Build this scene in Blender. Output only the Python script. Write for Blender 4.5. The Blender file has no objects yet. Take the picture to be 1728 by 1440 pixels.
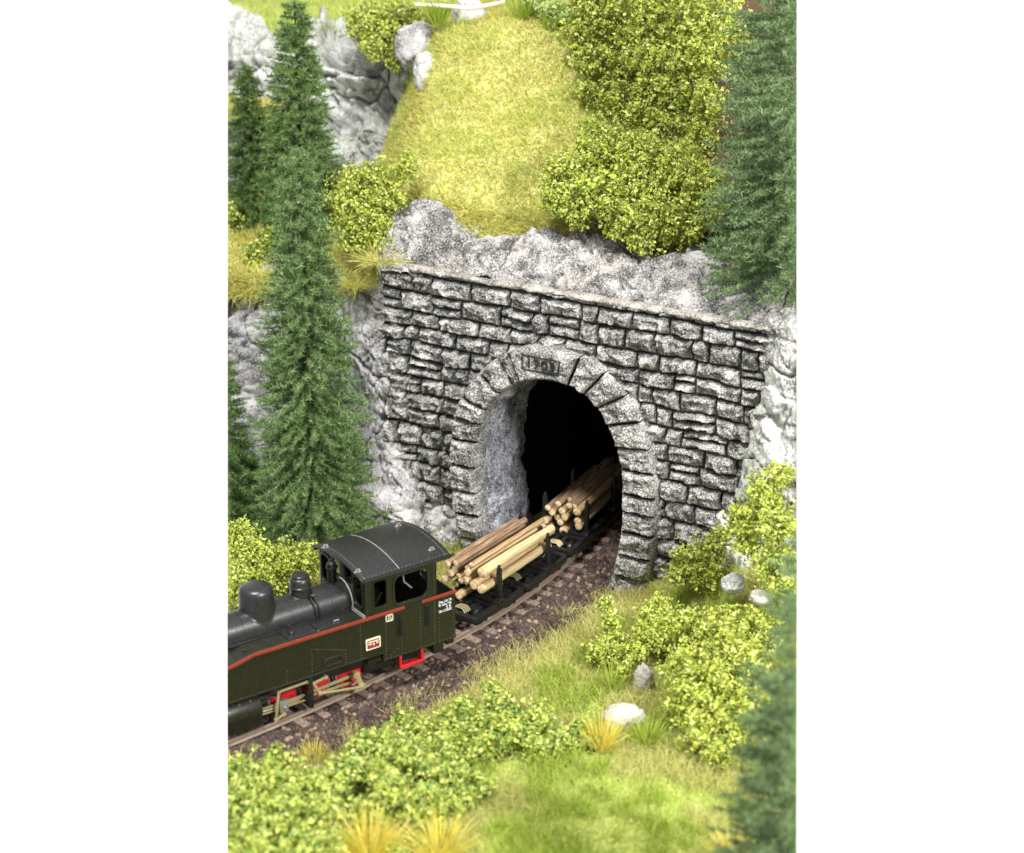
import bpy, bmesh, math, random
import numpy as np
from mathutils import Vector, Matrix

random.seed(7)
rng = np.random.default_rng(7)
S = bpy.context.scene
COL = S.collection

# ------------------------------------------------------------------ camera
PITCH = math.radians(21.9)
FPX = 3100.0                       # focal length in photo pixels (photo 1728 x 1440)
CAM = np.array([0.0, 0.0, 20.0])
cam_d = bpy.data.cameras.new('camera')
cam_d.sensor_width = 36.0
cam_d.lens = FPX / 1728 * 36.0
cam_d.clip_start = 1.0
cam_d.clip_end = 400.0
cam_d.dof.use_dof = True
cam_d.dof.focus_distance = 42.5
cam_d.dof.aperture_fstop = 0.22
cam = bpy.data.objects.new('camera', cam_d)
cam.location = CAM
cam.rotation_euler = (math.pi / 2 - PITCH, 0, 0)
COL.objects.link(cam)
S.camera = cam

# ------------------------------------------------------------------ world: a white studio sweep behind, softer grey room elsewhere
W = bpy.data.worlds.new('World')
S.world = W
W.use_nodes = True
wn, wl = W.node_tree.nodes, W.node_tree.links
bg = wn['Background']
tc = wn.new('ShaderNodeTexCoord')
dot = wn.new('ShaderNodeVectorMath'); dot.operation = 'DOT_PRODUCT'
dot.inputs[1].default_value = (0, math.cos(PITCH), -math.sin(PITCH))
wl.new(tc.outputs['Generated'], dot.inputs[0])
mr = wn.new('ShaderNodeMapRange')
mr.inputs[1].default_value = 0.55; mr.inputs[2].default_value = 0.85
mr.inputs[3].default_value = 0.5; mr.inputs[4].default_value = 1.25
wl.new(dot.outputs['Value'], mr.inputs[0])
wl.new(mr.outputs[0], bg.inputs['Strength'])
bg.inputs['Color'].default_value = (1, 1, 1, 1)


def area(name, loc, target, size, power, color=(1, 1, 1)):
    d = bpy.data.lights.new(name, 'AREA')
    d.shape = 'DISK'; d.size = size; d.energy = power; d.color = color
    o = bpy.data.objects.new(name, d)
    o.location = loc
    o.rotation_euler = (Vector(target) - Vector(loc)).to_track_quat('-Z', 'Y').to_euler()
    COL.objects.link(o)


area('softbox_lamp', (-9, 20, 50), (0, 39, 4), 8, 32000, (1.0, 0.985, 0.95))
area('side_lamp', (22, 8, 26), (0, 39, 3), 7, 19000, (1.0, 0.98, 0.95))
S.view_settings.view_transform = 'Standard'
S.view_settings.look = 'None'
S.view_settings.exposure = 0.28
S.view_settings.gamma = 1.0
S.view_settings.use_curve_mapping = False
S.cycles.max_bounces = 6
S.cycles.use_denoising = True

# ------------------------------------------------------------------ placing helpers
CP, SP = math.cos(PITCH), math.sin(PITCH)


def ray(px, py):
    x, y = (px - 864) / FPX, (py - 720) / FPX
    return np.array([x, CP - SP * y, -SP - CP * y])


def at_z(px, py, z=0.0):
    r = ray(px, py)
    return CAM + r * (z - CAM[2]) / r[2]


def at_y(px, py, Y):
    r = ray(px, py)
    return CAM + r * Y / r[1]


def at_plane(px, py, P, n):
    r = ray(px, py)
    return CAM + r * np.dot(np.array(P) - CAM, n) / np.dot(r, n)


# Two cut planes through the camera trim the scene at left and right.
KS = 480.0 / FPX
SIDE_N = [np.array([-1.0, -KS * CP, KS * SP]), np.array([1.0, -KS * CP, KS * SP])]
SIDE_D = [KS * SP * CAM[2], KS * SP * CAM[2]]   # inside where dot(n, p) <= d


def beyond(v):
    return [v @ n - d for n, d in zip(SIDE_N, SIDE_D)]


def trim_np(v, faces):
    """drop faces wholly outside the cut planes, pull straddling ones back to the plane"""
    a, b = beyond(v)
    out = (a > 0) | (b > 0)
    keep = ~out[faces].all(axis=1)
    v = v.copy()
    lim = KS * (v[:, 1] * CP - (v[:, 2] - CAM[2]) * SP)
    v[:, 0] = np.clip(v[:, 0], -lim, lim)
    faces = faces[keep]
    used = np.unique(faces)
    remap = np.zeros(len(v), int); remap[used] = np.arange(len(used))
    return v[used], remap[faces], used


# ------------------------------------------------------------------ noise
def _hash(i):
    h = (i[..., 0] * 374761393 + i[..., 1] * 668265263 + i[..., 2] * 1274126177) & 0xffffffff
    h = ((h ^ (h >> 13)) * 1274126177) & 0xffffffff
    return ((h ^ (h >> 16)) & 0xffffff) / float(0xffffff)


def vnoise(p):
    p = np.asarray(p, float)
    i = np.floor(p).astype(np.int64); f = p - i
    u = f * f * f * (f * (f * 6 - 15) + 10)
    r = 0
    for dx in (0, 1):
        for dy in (0, 1):
            for dz in (0, 1):
                w = (u[..., 0] if dx else 1 - u[..., 0]) * (u[..., 1] if dy else 1 - u[..., 1]) * (u[..., 2] if dz else 1 - u[..., 2])
                r = r + w * _hash(i + np.array([dx, dy, dz]))
    return r


def fbm(p, o=4, ridged=False):
    a, s, t = 1.0, 0.0, 0.0
    p = np.asarray(p, float)
    for k in range(o):
        n = vnoise(p * 2.03 ** k + 17.3 * k)
        if ridged:
            n = 1 - abs(2 * n - 1)
        s += a * n; t += a; a *= 0.5
    return s / t


def sstep(a, b, x):
    t = np.clip((x - a) / (b - a), 0, 1)
    return t * t * (3 - 2 * t)


# ------------------------------------------------------------------ boards that close the cut sides
SKIRTS = {0: [], 1: []}


def skirt(o):
    """where a terrain sheet ends at a cut plane, remember the edge: a side board closes it below"""
    me = o.data
    co = np.empty(len(me.vertices) * 3, np.float32); me.vertices.foreach_get('co', co)
    co = co.reshape(-1, 3).astype(float)
    ed = np.empty(len(me.edges) * 2, np.int32); me.edges.foreach_get('vertices', ed); ed = ed.reshape(-1, 2)
    for i, b in enumerate(beyond(co)):
        on = abs(b) < 2e-4
        SKIRTS[i].append(co[ed[on[ed].all(1)]])


def close_sides(mat):
    for i, parts in SKIRTS.items():
        V, F = [], []
        for q, e in enumerate(parts):
            for a, c in e:
                lo = []
                for p in (a, c):
                    z = -2.5; lim = KS * (p[1] * CP - (z - CAM[2]) * SP)
                    lo.append(np.array([lim if i else -lim, p[1], z]))
                k = len(V); V += [a, c, lo[1], lo[0]]; F.append([k, k + 1, k + 2, k + 3])
        if not F: continue
        V = np.array(V); V[:, 0] += (-1 if i else 1) * (0.004 + 0.0 * V[:, 0])
        o = np_mesh('cut_side', V, np.array(F), mat)
        o['kind'] = 'structure'


# ------------------------------------------------------------------ tagging
def tag(o, label=None, cat=None, group=None, kind=None):
    if label: o['label'] = label
    if cat: o['category'] = cat
    if group: o['group'] = group
    if kind: o['kind'] = kind
    if kind == 'structure' and o.type == 'MESH': skirt(o)
    return o


def thing(name, loc, label, cat, group=None, rz=0.0):
    o = bpy.data.objects.new(name, None)
    o.location = Vector(loc); o.rotation_euler = (0, 0, rz)
    o.empty_display_size = 0.2
    COL.objects.link(o)
    return tag(o, label, cat, group)


def world_m(o):
    return Matrix.Translation(o.location) @ Matrix.Rotation(o.rotation_euler.z, 4, 'Z')


def np_mesh(name, v, faces, mat, parent=None, smooth=False, attr=None):
    """v in world coordinates; shifted into the parent's frame"""
    v = np.asarray(v, float)
    if parent is not None:
        v = v - np.array(parent.location)
    k = faces.shape[1]
    me = bpy.data.meshes.new(name)
    me.vertices.add(len(v)); me.vertices.foreach_set('co', v.astype(np.float32).ravel())
    me.loops.add(faces.size); me.loops.foreach_set('vertex_index', faces.astype(np.int32).ravel())
    me.polygons.add(len(faces))
    me.polygons.foreach_set('loop_start', np.arange(0, faces.size, k, dtype=np.int32))
    if smooth:
        me.polygons.foreach_set('use_smooth', np.ones(len(faces), bool))
    if attr is not None:
        for an, av in attr.items():
            at = me.attributes.new(an, 'FLOAT', 'POINT')
            at.data.foreach_set('value', av.astype(np.float32))
    me.update(calc_edges=True); me.validate()
    me.materials.append(mat)
    o = bpy.data.objects.new(name, me)
    COL.objects.link(o)
    if parent is not None:
        o.parent = parent
    return o


# ------------------------------------------------------------------ materials
def new_mat(name):
    m = bpy.data.materials.new(name); m.use_nodes = True
    nt = m.node_tree
    return m, nt, nt.nodes['Principled BSDF']


def N(nt, t, **kw):
    n = nt.nodes.new(t)
    for k, v in kw.items():
        if k.startswith('i_'):
            n.inputs[int(k[2:])].default_value = v
        else:
            setattr(n, k, v)
    return n


def ramp(nt, fac, stops):
    r = nt.nodes.new('ShaderNodeValToRGB')
    e = r.color_ramp.elements
    while len(e) > 1: e.remove(e[0])
    for i, (p, c) in enumerate(stops):
        el = e[0] if i == 0 else e.new(p)
        el.position = p
        el.color = (*c, 1) if len(c) == 3 else c
    nt.links.new(fac, r.inputs[0])
    return r.outputs[0]


def noise(nt, scale, detail=3, rough=0.6, coord=None):
    n = nt.nodes.new('ShaderNodeTexNoise')
    n.inputs['Scale'].default_value = scale
    n.inputs['Detail'].default_value = detail
    n.inputs['Roughness'].default_value = rough
    if coord is None:
        coord = nt.nodes.new('ShaderNodeTexCoord').outputs['Object']
    nt.links.new(coord, n.inputs['Vector'])
    return n.outputs['Fac']


def mixc(nt, fac, a, b, mode='MIX'):
    m = nt.nodes.new('ShaderNodeMix'); m.data_type = 'RGBA'; m.blend_type = mode
    for s, v in ((0, fac), (6, a), (7, b)):
        if hasattr(v, 'links'): nt.links.new(v, m.inputs[s])
        else: m.inputs[s].default_value = v if not isinstance(v, tuple) else (*v, 1)
    return m.outputs[2]


def bump(nt, h, strength, dist, b):
    n = nt.nodes.new('ShaderNodeBump')
    n.inputs['Strength'].default_value = strength; n.inputs['Distance'].default_value = dist
    nt.links.new(h, n.inputs['Height']); nt.links.new(n.outputs[0], b.inputs['Normal'])


def stone_mat(name, light, mid, dark, s_fine=30.0, lo=0.40, hi=0.56, s_big=1.4, big=0.5, tint=None, bstr=0.6):
    """cast plaster rock: dark wash under a speckled pale dry-brush"""
    m, nt, b = new_mat(name)
    fine = noise(nt, s_fine, 2, 0.75)
    bigN = noise(nt, s_big, 4, 0.6)
    add = N(nt, 'ShaderNodeMath', operation='MULTIPLY_ADD')
    nt.links.new(bigN, add.inputs[0]); add.inputs[1].default_value = big
    sub = N(nt, 'ShaderNodeMath', operation='SUBTRACT'); sub.inputs[1].default_value = big * 0.5
    nt.links.new(fine, sub.inputs[0]); nt.links.new(sub.outputs[0], add.inputs[2])
    col = ramp(nt, add.outputs[0], [(lo - 0.06, dark), (lo + (hi - lo) * 0.45, mid), (hi, light)])
    if tint:
        t = ramp(nt, noise(nt, 0.9, 3), [(0.42, (1, 1, 1)), (0.62, tint)])
        col = mixc(nt, 1.0, col, t, 'MULTIPLY')
    nt.links.new(col, b.inputs['Base Color'])
    b.inputs['Roughness'].default_value = 0.9
    b.inputs['Specular IOR Level'].default_value = 0.2
    bump(nt, noise(nt, s_fine * 0.6, 4, 0.7), bstr, 0.05, b)
    return m


def paint(name, col, rough=0.45, spec=0.5, metal=0.0, speck=None, speck_pos=0.68):
    m, nt, b = new_mat(name)
    n = noise(nt, 9.0, 4, 0.6)
    c2 = tuple(min(1, x * 1.25 + 0.003) for x in col)
    c = ramp(nt, n, [(0.35, col), (0.7, c2)])
    if speck:
        c = mixc(nt, ramp(nt, noise(nt, 70, 1), [(speck_pos, (0, 0, 0)), (speck_pos + 0.06, (1, 1, 1))]), c, speck)
    nt.links.new(c, b.inputs['Base Color'])
    rr = ramp(nt, noise(nt, 25, 3), [(0.3, (rough - 0.06,) * 3), (0.7, (rough + 0.1,) * 3)])
    nt.links.new(rr, b.inputs['Roughness'])
    b.inputs['Specular IOR Level'].default_value = spec
    b.inputs['Metallic'].default_value = metal
    bump(nt, noise(nt, 60, 2), 0.12, 0.02, b)
    return m


def leaf_mat(name, cols, trans=0.35, rough=0.6, spec=0.12):
    """cols: colours picked at random per leaf / needle / blade"""
    m, nt, b = new_mat(name)
    g = nt.nodes.new('ShaderNodeNewGeometry')
    stops = [(i / max(1, len(cols) - 1), c) for i, c in enumerate(cols)]
    c = ramp(nt, g.outputs['Random Per Island'], stops)
    nt.links.new(c, b.inputs['Base Color'])
    b.inputs['Roughness'].default_value = rough
    b.inputs['Specular IOR Level'].default_value = spec
    t = nt.nodes.new('ShaderNodeBsdfTranslucent')
    nt.links.new(c, t.inputs['Color'])
    mx = nt.nodes.new('ShaderNodeMixShader'); mx.inputs[0].default_value = trans
    nt.links.new(b.outputs[0], mx.inputs[1]); nt.links.new(t.outputs[0], mx.inputs[2])
    nt.links.new(mx.outputs[0], nt.nodes['Material Output'].inputs['Surface'])
    return m


M = {}
M['cliff'] = stone_mat('cliff_plaster', (0.56, 0.599, 0.581), (0.42, 0.41, 0.395), (0.10, 0.10, 0.096), 20, 0.33, 0.55, 1.1, 0.65, (0.97, 0.93, 0.88), 0.9)
M['cliff_cool'] = stone_mat('cliff_plaster_cool', (0.558, 0.549, 0.540), (0.38, 0.375, 0.37), (0.06, 0.06, 0.06), 22, 0.35, 0.60, 1.2, 0.9, (0.96, 0.96, 0.98), 0.9)
M['band'] = stone_mat('rock_band_plaster', (0.528, 0.515, 0.502), (0.27, 0.265, 0.26), (0.05, 0.05, 0.05), 24, 0.40, 0.64, 1.6, 0.85, (0.97, 0.94, 0.90), 0.9)
M['ashlar'] = stone_mat('ashlar_stone', (0.581, 0.572, 0.546), (0.235, 0.23, 0.222), (0.035, 0.035, 0.034), 28, 0.40, 0.64, 2.6, 0.65, None, 0.9)
M['arch'] = stone_mat('arch_stone', (0.607, 0.598, 0.570), (0.26, 0.255, 0.243), (0.045, 0.045, 0.043), 24, 0.40, 0.64, 2.2, 0.45, None, 1.0)
M['coping'] = stone_mat('coping_stone', (0.468, 0.432, 0.387), (0.28, 0.26, 0.235), (0.06, 0.055, 0.05), 28, 0.40, 0.58, 3.0, 0.5)
M['mortar'] = stone_mat('dark_mortar', (0.10, 0.10, 0.095), (0.03, 0.03, 0.03), (0.012, 0.012, 0.012), 30, 0.45, 0.7)
M['reveal'] = stone_mat('tunnel_plaster', (0.52, 0.53, 0.56), (0.24, 0.25, 0.28), (0.04, 0.04, 0.05), 24, 0.40, 0.62, 2.0, 0.6, None, 1.0)
M['bore'] = paint('tunnel_black', (0.010, 0.0095, 0.009), 0.95, 0.1)  # black-painted interior; the colour also puts in the tunnel's darkness
M['boulder'] = stone_mat('pale_boulder', (0.450, 0.427, 0.387), (0.40, 0.37, 0.32), (0.20, 0.17, 0.135), 14, 0.30, 0.5, 1.5, 0.4)
M['soil'] = stone_mat('soil', (0.50, 0.50, 0.18), (0.36, 0.36, 0.12), (0.16, 0.15, 0.06), 20, 0.35, 0.6)
M['hillsoil'] = stone_mat('hill_soil', (0.52, 0.51, 0.19), (0.40, 0.40, 0.14), (0.24, 0.23, 0.09), 16, 0.35, 0.6)
M['ballast_bed'] = stone_mat('ballast_bed', (0.10, 0.075, 0.062), (0.05, 0.038, 0.033), (0.015, 0.012, 0.012), 22, 0.4, 0.6)
M['ballast'] = leaf_mat('ballast_stone', [(0.022, 0.016, 0.015), (0.07, 0.045, 0.038), (0.13, 0.085, 0.062), (0.035, 0.028, 0.03), (0.20, 0.125, 0.08), (0.05, 0.04, 0.042), (0.09, 0.055, 0.042), (0.30, 0.21, 0.15)], 0.0, 0.55)
M['rail'] = paint('rail_rust', (0.24, 0.18, 0.14), 0.5, 0.5, 0.25)
M['sleeper'] = stone_mat('sleeper_wood', (0.30, 0.225, 0.18), (0.19, 0.14, 0.112), (0.08, 0.06, 0.05), 18, 0.3, 0.7)
M['leaf_yellow'] = leaf_mat('leaf_flock_yellow', [(0.17, 0.25, 0.03), (0.40, 0.47, 0.06), (0.56, 0.61, 0.12), (0.28, 0.36, 0.045), (0.74, 0.75, 0.28), (0.22, 0.31, 0.07)], 0.25)
M['leaf_lime'] = leaf_mat('leaf_flock_lime', [(0.22, 0.31, 0.04), (0.49, 0.56, 0.08), (0.64, 0.68, 0.17), (0.35, 0.44, 0.06), (0.78, 0.79, 0.34)], 0.25)
M['leaf_mid'] = leaf_mat('leaf_flock_mid', [(0.14, 0.27, 0.06), (0.40, 0.50, 0.08), (0.64, 0.68, 0.15), (0.24, 0.38, 0.11), (0.76, 0.77, 0.28), (0.52, 0.59, 0.09)], 0.3)
M['leaf_pale'] = leaf_mat('leaf_flock_pale', [(0.48, 0.62, 0.18), (0.76, 0.82, 0.42), (0.62, 0.74, 0.26)], 0.4)
M['needle'] = leaf_mat('fir_flock', [(0.06, 0.115, 0.03), (0.13, 0.22, 0.065), (0.22, 0.33, 0.11), (0.09, 0.16, 0.045), (0.36, 0.46, 0.21)], 0.2, 0.8, 0.06)
M['needle_light'] = leaf_mat('fir_flock_light', [(0.06, 0.125, 0.035), (0.15, 0.255, 0.085), (0.27, 0.38, 0.15), (0.10, 0.18, 0.055), (0.48, 0.57, 0.32)], 0.2, 0.8, 0.06)
M['needle_cool'] = leaf_mat('fir_flock_cool', [(0.06, 0.105, 0.04), (0.12, 0.19, 0.075), (0.20, 0.29, 0.125), (0.35, 0.44, 0.25)], 0.2, 0.8, 0.06)
M['bark'] = paint('dark_twig', (0.05, 0.035, 0.02), 0.9, 0.1)
M['twig'] = paint('pale_twig', (0.30, 0.24, 0.13), 0.9, 0.1)
M['grass_hill'] = leaf_mat('hill_grass', [(0.40, 0.43, 0.08), (0.65, 0.63, 0.14), (0.77, 0.73, 0.23), (0.54, 0.55, 0.10), (0.84, 0.80, 0.44), (0.50, 0.42, 0.11)], 0.4, 0.8)
M['grass_dry'] = leaf_mat('trackside_grass', [(0.42, 0.44, 0.12), (0.66, 0.63, 0.24), (0.77, 0.73, 0.36), (0.55, 0.56, 0.17)], 0.45, 0.8)
M['grass_green'] = leaf_mat('meadow_grass', [(0.38, 0.52, 0.09), (0.62, 0.72, 0.16), (0.74, 0.80, 0.28), (0.50, 0.64, 0.11), (0.84, 0.84, 0.50)], 0.5, 0.8)
M['tuft_yellow'] = leaf_mat('yellow_tuft', [(0.68, 0.58, 0.07), (0.84, 0.71, 0.12), (0.86, 0.78, 0.28), (0.70, 0.66, 0.11)], 0.4, 0.8)
M['tuft_green'] = leaf_mat('green_tuft', [(0.26, 0.38, 0.04), (0.44, 0.54, 0.07), (0.54, 0.60, 0.17), (0.36, 0.50, 0.06)], 0.4, 0.8)
M['loco'] = paint('loco_dark_green', (0.0115, 0.0122, 0.006), 0.32, 0.5)
M['loco_top'] = paint('loco_black', (0.014, 0.014, 0.0145), 0.30, 0.6, 0.0, (0.25, 0.25, 0.25), 0.80)
M['black'] = paint('black_plastic', (0.009, 0.009, 0.009), 0.33, 0.5)
M['edge'] = paint('worn_edge', (0.30, 0.30, 0.28), 0.5, 0.5)
M['rivet'] = paint('rivet_glint_paint', (0.06, 0.063, 0.045), 0.4, 0.5)  # worn body paint, lightened so the colour carries the rivets' glints
M['red'] = paint('red_lining', (0.21, 0.026, 0.014), 0.5, 0.4)
M['bright_red'] = paint('red_wheel', (0.46, 0.010, 0.020), 0.4, 0.5)
M['brass'] = paint('brass_rod', (0.42, 0.36, 0.19), 0.45, 0.5, 0.5)
M['steel'] = paint('steel', (0.40, 0.38, 0.35), 0.35, 0.5, 0.7)
M['cream'] = paint('cream_paint', (0.75, 0.70, 0.55), 0.5, 0.3)
M['white'] = paint('white_lettering', (0.82, 0.83, 0.85), 0.5, 0.3)
gm, gnt, gb = new_mat('window_glass')
gb.inputs['Transmission Weight'].default_value = 1.0; gb.inputs['Roughness'].default_value = 0.02
gb.inputs['Base Color'].default_value = (0.9, 0.95, 0.9, 1); gb.inputs['IOR'].default_value = 1.02
M['glass'] = gm


# ------------------------------------------------------------------ bmesh builder
class MB:
    def __init__(s):
        s.bm = bmesh.new(); s.mi = 0

    def _done(s, n0, M4=None):
        s.bm.verts.ensure_lookup_table(); s.bm.faces.ensure_lookup_table()
        vs = s.bm.verts[n0[0]:]; fs = s.bm.faces[n0[1]:]
        if M4 is not None:
            bmesh.ops.transform(s.bm, matrix=M4, verts=vs)
        for f in fs: f.material_index = s.mi
        return s

    def _n(s):
        return len(s.bm.verts), len(s.bm.faces)

    def box(s, x0, x1, y0, y1, z0, z1, bev=0.0, M4=None, seg=2):
        t = bmesh.new()
        bmesh.ops.create_cube(t, size=1.0)
        for v in t.verts:
            v.co = Vector(((x0 + x1) / 2 + v.co.x * (x1 - x0), (y0 + y1) / 2 + v.co.y * (y1 - y0), (z0 + z1) / 2 + v.co.z * (z1 - z0)))
        if bev:
            bmesh.ops.bevel(t, geom=t.edges[:], offset=bev, segments=seg, affect='EDGES', profile=0.5)
        return s.merge(t, M4)

    def merge(s, t, M4=None):
        me = bpy.data.meshes.new('tmp'); t.to_mesh(me); t.free()
        return s.mesh(me, M4)

    def mesh(s, me, M4=None):
        n = s._n(); s.bm.from_mesh(me); bpy.data.meshes.remove(me)
        return s._done(n, M4)

    def tube(s, pts, r, n=8, caps=True):
        """round bar along points; r a number or one per point"""
        c = s._n()
        pts = [Vector(p) for p in pts]
        rs = r if isinstance(r, (list, tuple)) else [r] * len(pts)
        rings = []
        up = None
        for i, p in enumerate(pts):
            d = (pts[min(i + 1, len(pts) - 1)] - pts[max(i - 1, 0)]).normalized()
            if up is None:
                up = d.orthogonal().normalized()
            u = (up - d * up.dot(d)).normalized(); up = u
            w = d.cross(u)
            rings.append([s.bm.verts.new(p + (u * math.cos(2 * math.pi * k / n) + w * math.sin(2 * math.pi * k / n)) * rs[i]) for k in range(n)])
        for a, b in zip(rings, rings[1:]):
            for k in range(n):
                s.bm.faces.new((a[k], a[(k + 1) % n], b[(k + 1) % n], b[k]))
        if caps:
            s.bm.faces.new(rings[0][::-1]); s.bm.faces.new(rings[-1])
        return s._done(c)

    def lathe(s, prof, M4=None, n=32):
        """prof: (radius, z) from bottom to top, round z"""
        c = s._n()
        rings = []
        for r, z in prof:
            if r < 1e-5:
                rings.append([s.bm.verts.new((0, 0, z))])
            else:
                rings.append([s.bm.verts.new((r * math.cos(2 * math.pi * k / n), r * math.sin(2 * math.pi * k / n), z)) for k in range(n)])
        for a, b in zip(rings, rings[1:]):
            for k in range(n):
                k2 = (k + 1) % n
                if len(a) == 1 and len(b) == 1: continue
                if len(a) == 1: s.bm.faces.new((a[0], b[k2], b[k]))
                elif len(b) == 1: s.bm.faces.new((a[k], a[k2], b[0]))
                else: s.bm.faces.new((a[k], a[k2], b[k2], b[k]))
        if len(rings[0]) > 1: s.bm.faces.new(rings[0][::-1])
        if len(rings[-1]) > 1: s.bm.faces.new(rings[-1])
        return s._done(c, M4)

    def sheet(s, outline, holes, thick, M4=None, bev=0.0):
        """flat sheet in local XY with holes, thick along Z (centred)"""
        cu = bpy.data.curves.new('tmp', 'CURVE'); cu.dimensions = '2D'; cu.fill_mode = 'BOTH'
        cu.extrude = thick / 2 - bev; cu.bevel_depth = bev; cu.bevel_resolution = 1
        for loop in [outline] + list(holes):
            sp = cu.splines.new('POLY'); sp.points.add(len(loop) - 1); sp.use_cyclic_u = True
            for p, q in zip(sp.points, loop): p.co = (q[0], q[1], 0, 1)
        o = bpy.data.objects.new('tmp', cu)
        me = bpy.data.meshes.new_from_object(o)
        bpy.data.objects.remove(o); bpy.data.curves.remove(cu)
        return s.mesh(me, M4)

    def text(s, body, size, thick, M4, align='CENTER', space=1.0):
        cu = bpy.data.curves.new('tmp', 'FONT'); cu.body = body; cu.size = size; cu.extrude = thick
        cu.align_x = align; cu.align_y = 'CENTER'; cu.resolution_u = 3; cu.space_line = space
        o = bpy.data.objects.new('tmp', cu)
        me = bpy.data.meshes.new_from_object(o)
        bpy.data.objects.remove(o); bpy.data.curves.remove(cu)
        return s.mesh(me, M4)

    def build(s, name, mats, parent=None, smooth=40, label=None):
        bm = s.bm
        MW = world_m(parent) if parent is not None else Matrix.Identity(4)
        if len(bm.verts):
            co = np.array([(MW @ v.co)[:] for v in bm.verts])
            for bnd, n, d in zip(beyond(co), SIDE_N, SIDE_D):
                if (bnd > 0).any():
                    bmesh.ops.transform(bm, matrix=MW, verts=bm.verts)
                    r = bmesh.ops.bisect_plane(bm, geom=bm.verts[:] + bm.edges[:] + bm.faces[:], plane_co=Vector(n * d / np.dot(n, n)), plane_no=Vector(n), clear_outer=True, dist=1e-5)
                    ed = [e for e in r['geom_cut'] if isinstance(e, bmesh.types.BMEdge)]
                    if ed:
                        bmesh.ops.holes_fill(bm, edges=ed, sides=0)
                    bmesh.ops.transform(bm, matrix=MW.inverted(), verts=bm.verts)
        bmesh.ops.recalc_face_normals(bm, faces=bm.faces)
        if not len(bm.faces):
            bm.free(); return None
        me = bpy.data.meshes.new(name); bm.to_mesh(me); bm.free()
        for m in (mats if isinstance(mats, (list, tuple)) else [mats]): me.materials.append(m)
        if smooth:
            me.polygons.foreach_set('use_smooth', np.ones(len(me.polygons), bool))
            me.set_sharp_from_angle(angle=math.radians(smooth))
        o = bpy.data.objects.new(name, me); COL.objects.link(o)
        if parent is not None: o.parent = parent
        if label: o['label'] = label
        return o


def rrect(x0, x1, y0, y1, r, n=5):
    pts = []
    for cx, cy, a in ((x1 - r, y1 - r, 0), (x0 + r, y1 - r, 90), (x0 + r, y0 + r, 180), (x1 - r, y0 + r, 270)):
        for k in range(n + 1):
            t = math.radians(a + 90 * k / n)
            pts.append((cx + r * math.cos(t), cy + r * math.sin(t)))
    return pts


def copy_tree(o, parent=None):
    c = o.copy(); COL.objects.link(c)
    if parent is not None: c.parent = parent
    for ch in list(o.children): copy_tree(ch, c)
    return c


# ------------------------------------------------------------------ terrain patches
def cr1(P, n):
    P = np.asarray(P, float); k = len(P)
    Q = np.concatenate([[2 * P[0] - P[1]], P, [2 * P[-1] - P[-2]]])
    t = np.linspace(0, k - 1, n); i = np.minimum(t.astype(int), k - 2)
    f = (t - i).reshape((-1,) + (1,) * (P.ndim - 1))
    a, b, c, d = Q[i], Q[i + 1], Q[i + 2], Q[i + 3]
    return 0.5 * ((2 * b) + (-a + c) * f + (2 * a - 5 * b + 4 * c - d) * f ** 2 + (-a + 3 * b - 3 * c + d) * f ** 3)


def patch_grid(ctrl, nr, nc):
    C = np.array([[at_y(*q) for q in row] for row in ctrl])
    G = cr1(C, nr)
    return np.swapaxes(cr1(np.swapaxes(G, 0, 1), nc), 0, 1)


def grid_normals(G):
    du = np.gradient(G, axis=1); dv = np.gradient(G, axis=0)
    n = np.cross(du, dv); n /= np.linalg.norm(n, axis=-1, keepdims=True) + 1e-9
    flip = np.sum(n * (CAM - G), axis=-1) < 0
    n[flip] *= -1
    return n


def grid_faces(nr, nc):
    i = np.arange(nr * nc).reshape(nr, nc)
    return np.stack([i[:-1, :-1].ravel(), i[:-1, 1:].ravel(), i[1:, 1:].ravel(), i[1:, :-1].ravel()], 1)


def facets(p, scale, seed):
    """broken rock: each Voronoi cell is a tilted plane; returns height and a crack mask"""
    q = p * scale + seed
    i0 = np.floor(q).astype(np.int64)
    b1 = np.full(q.shape[:-1], 9.0); b2 = b1.copy(); h = np.zeros(q.shape[:-1])
    for dx in (-1, 0, 1):
        for dy in (-1, 0, 1):
            for dz in (-1, 0, 1):
                c = i0 + np.array([dx, dy, dz])
                j = np.stack([_hash(c + 101), _hash(c + 211), _hash(c + 307)], -1)
                t = np.stack([_hash(c + 401), _hash(c + 503), _hash(c + 601)], -1) * 2 - 1
                d = q - c - j
                dist = np.sqrt((d ** 2).sum(-1))
                hh = (_hash(c + 701) - 0.5) * 0.9 + (d * t).sum(-1) * 0.9
                m = dist < b1
                b2 = np.where(m, b1, np.minimum(b2, dist)); h = np.where(m, hh, h); b1 = np.where(m, dist, b1)
    return h, 1 - sstep(0.0, 0.10, b2 - b1)


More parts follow.
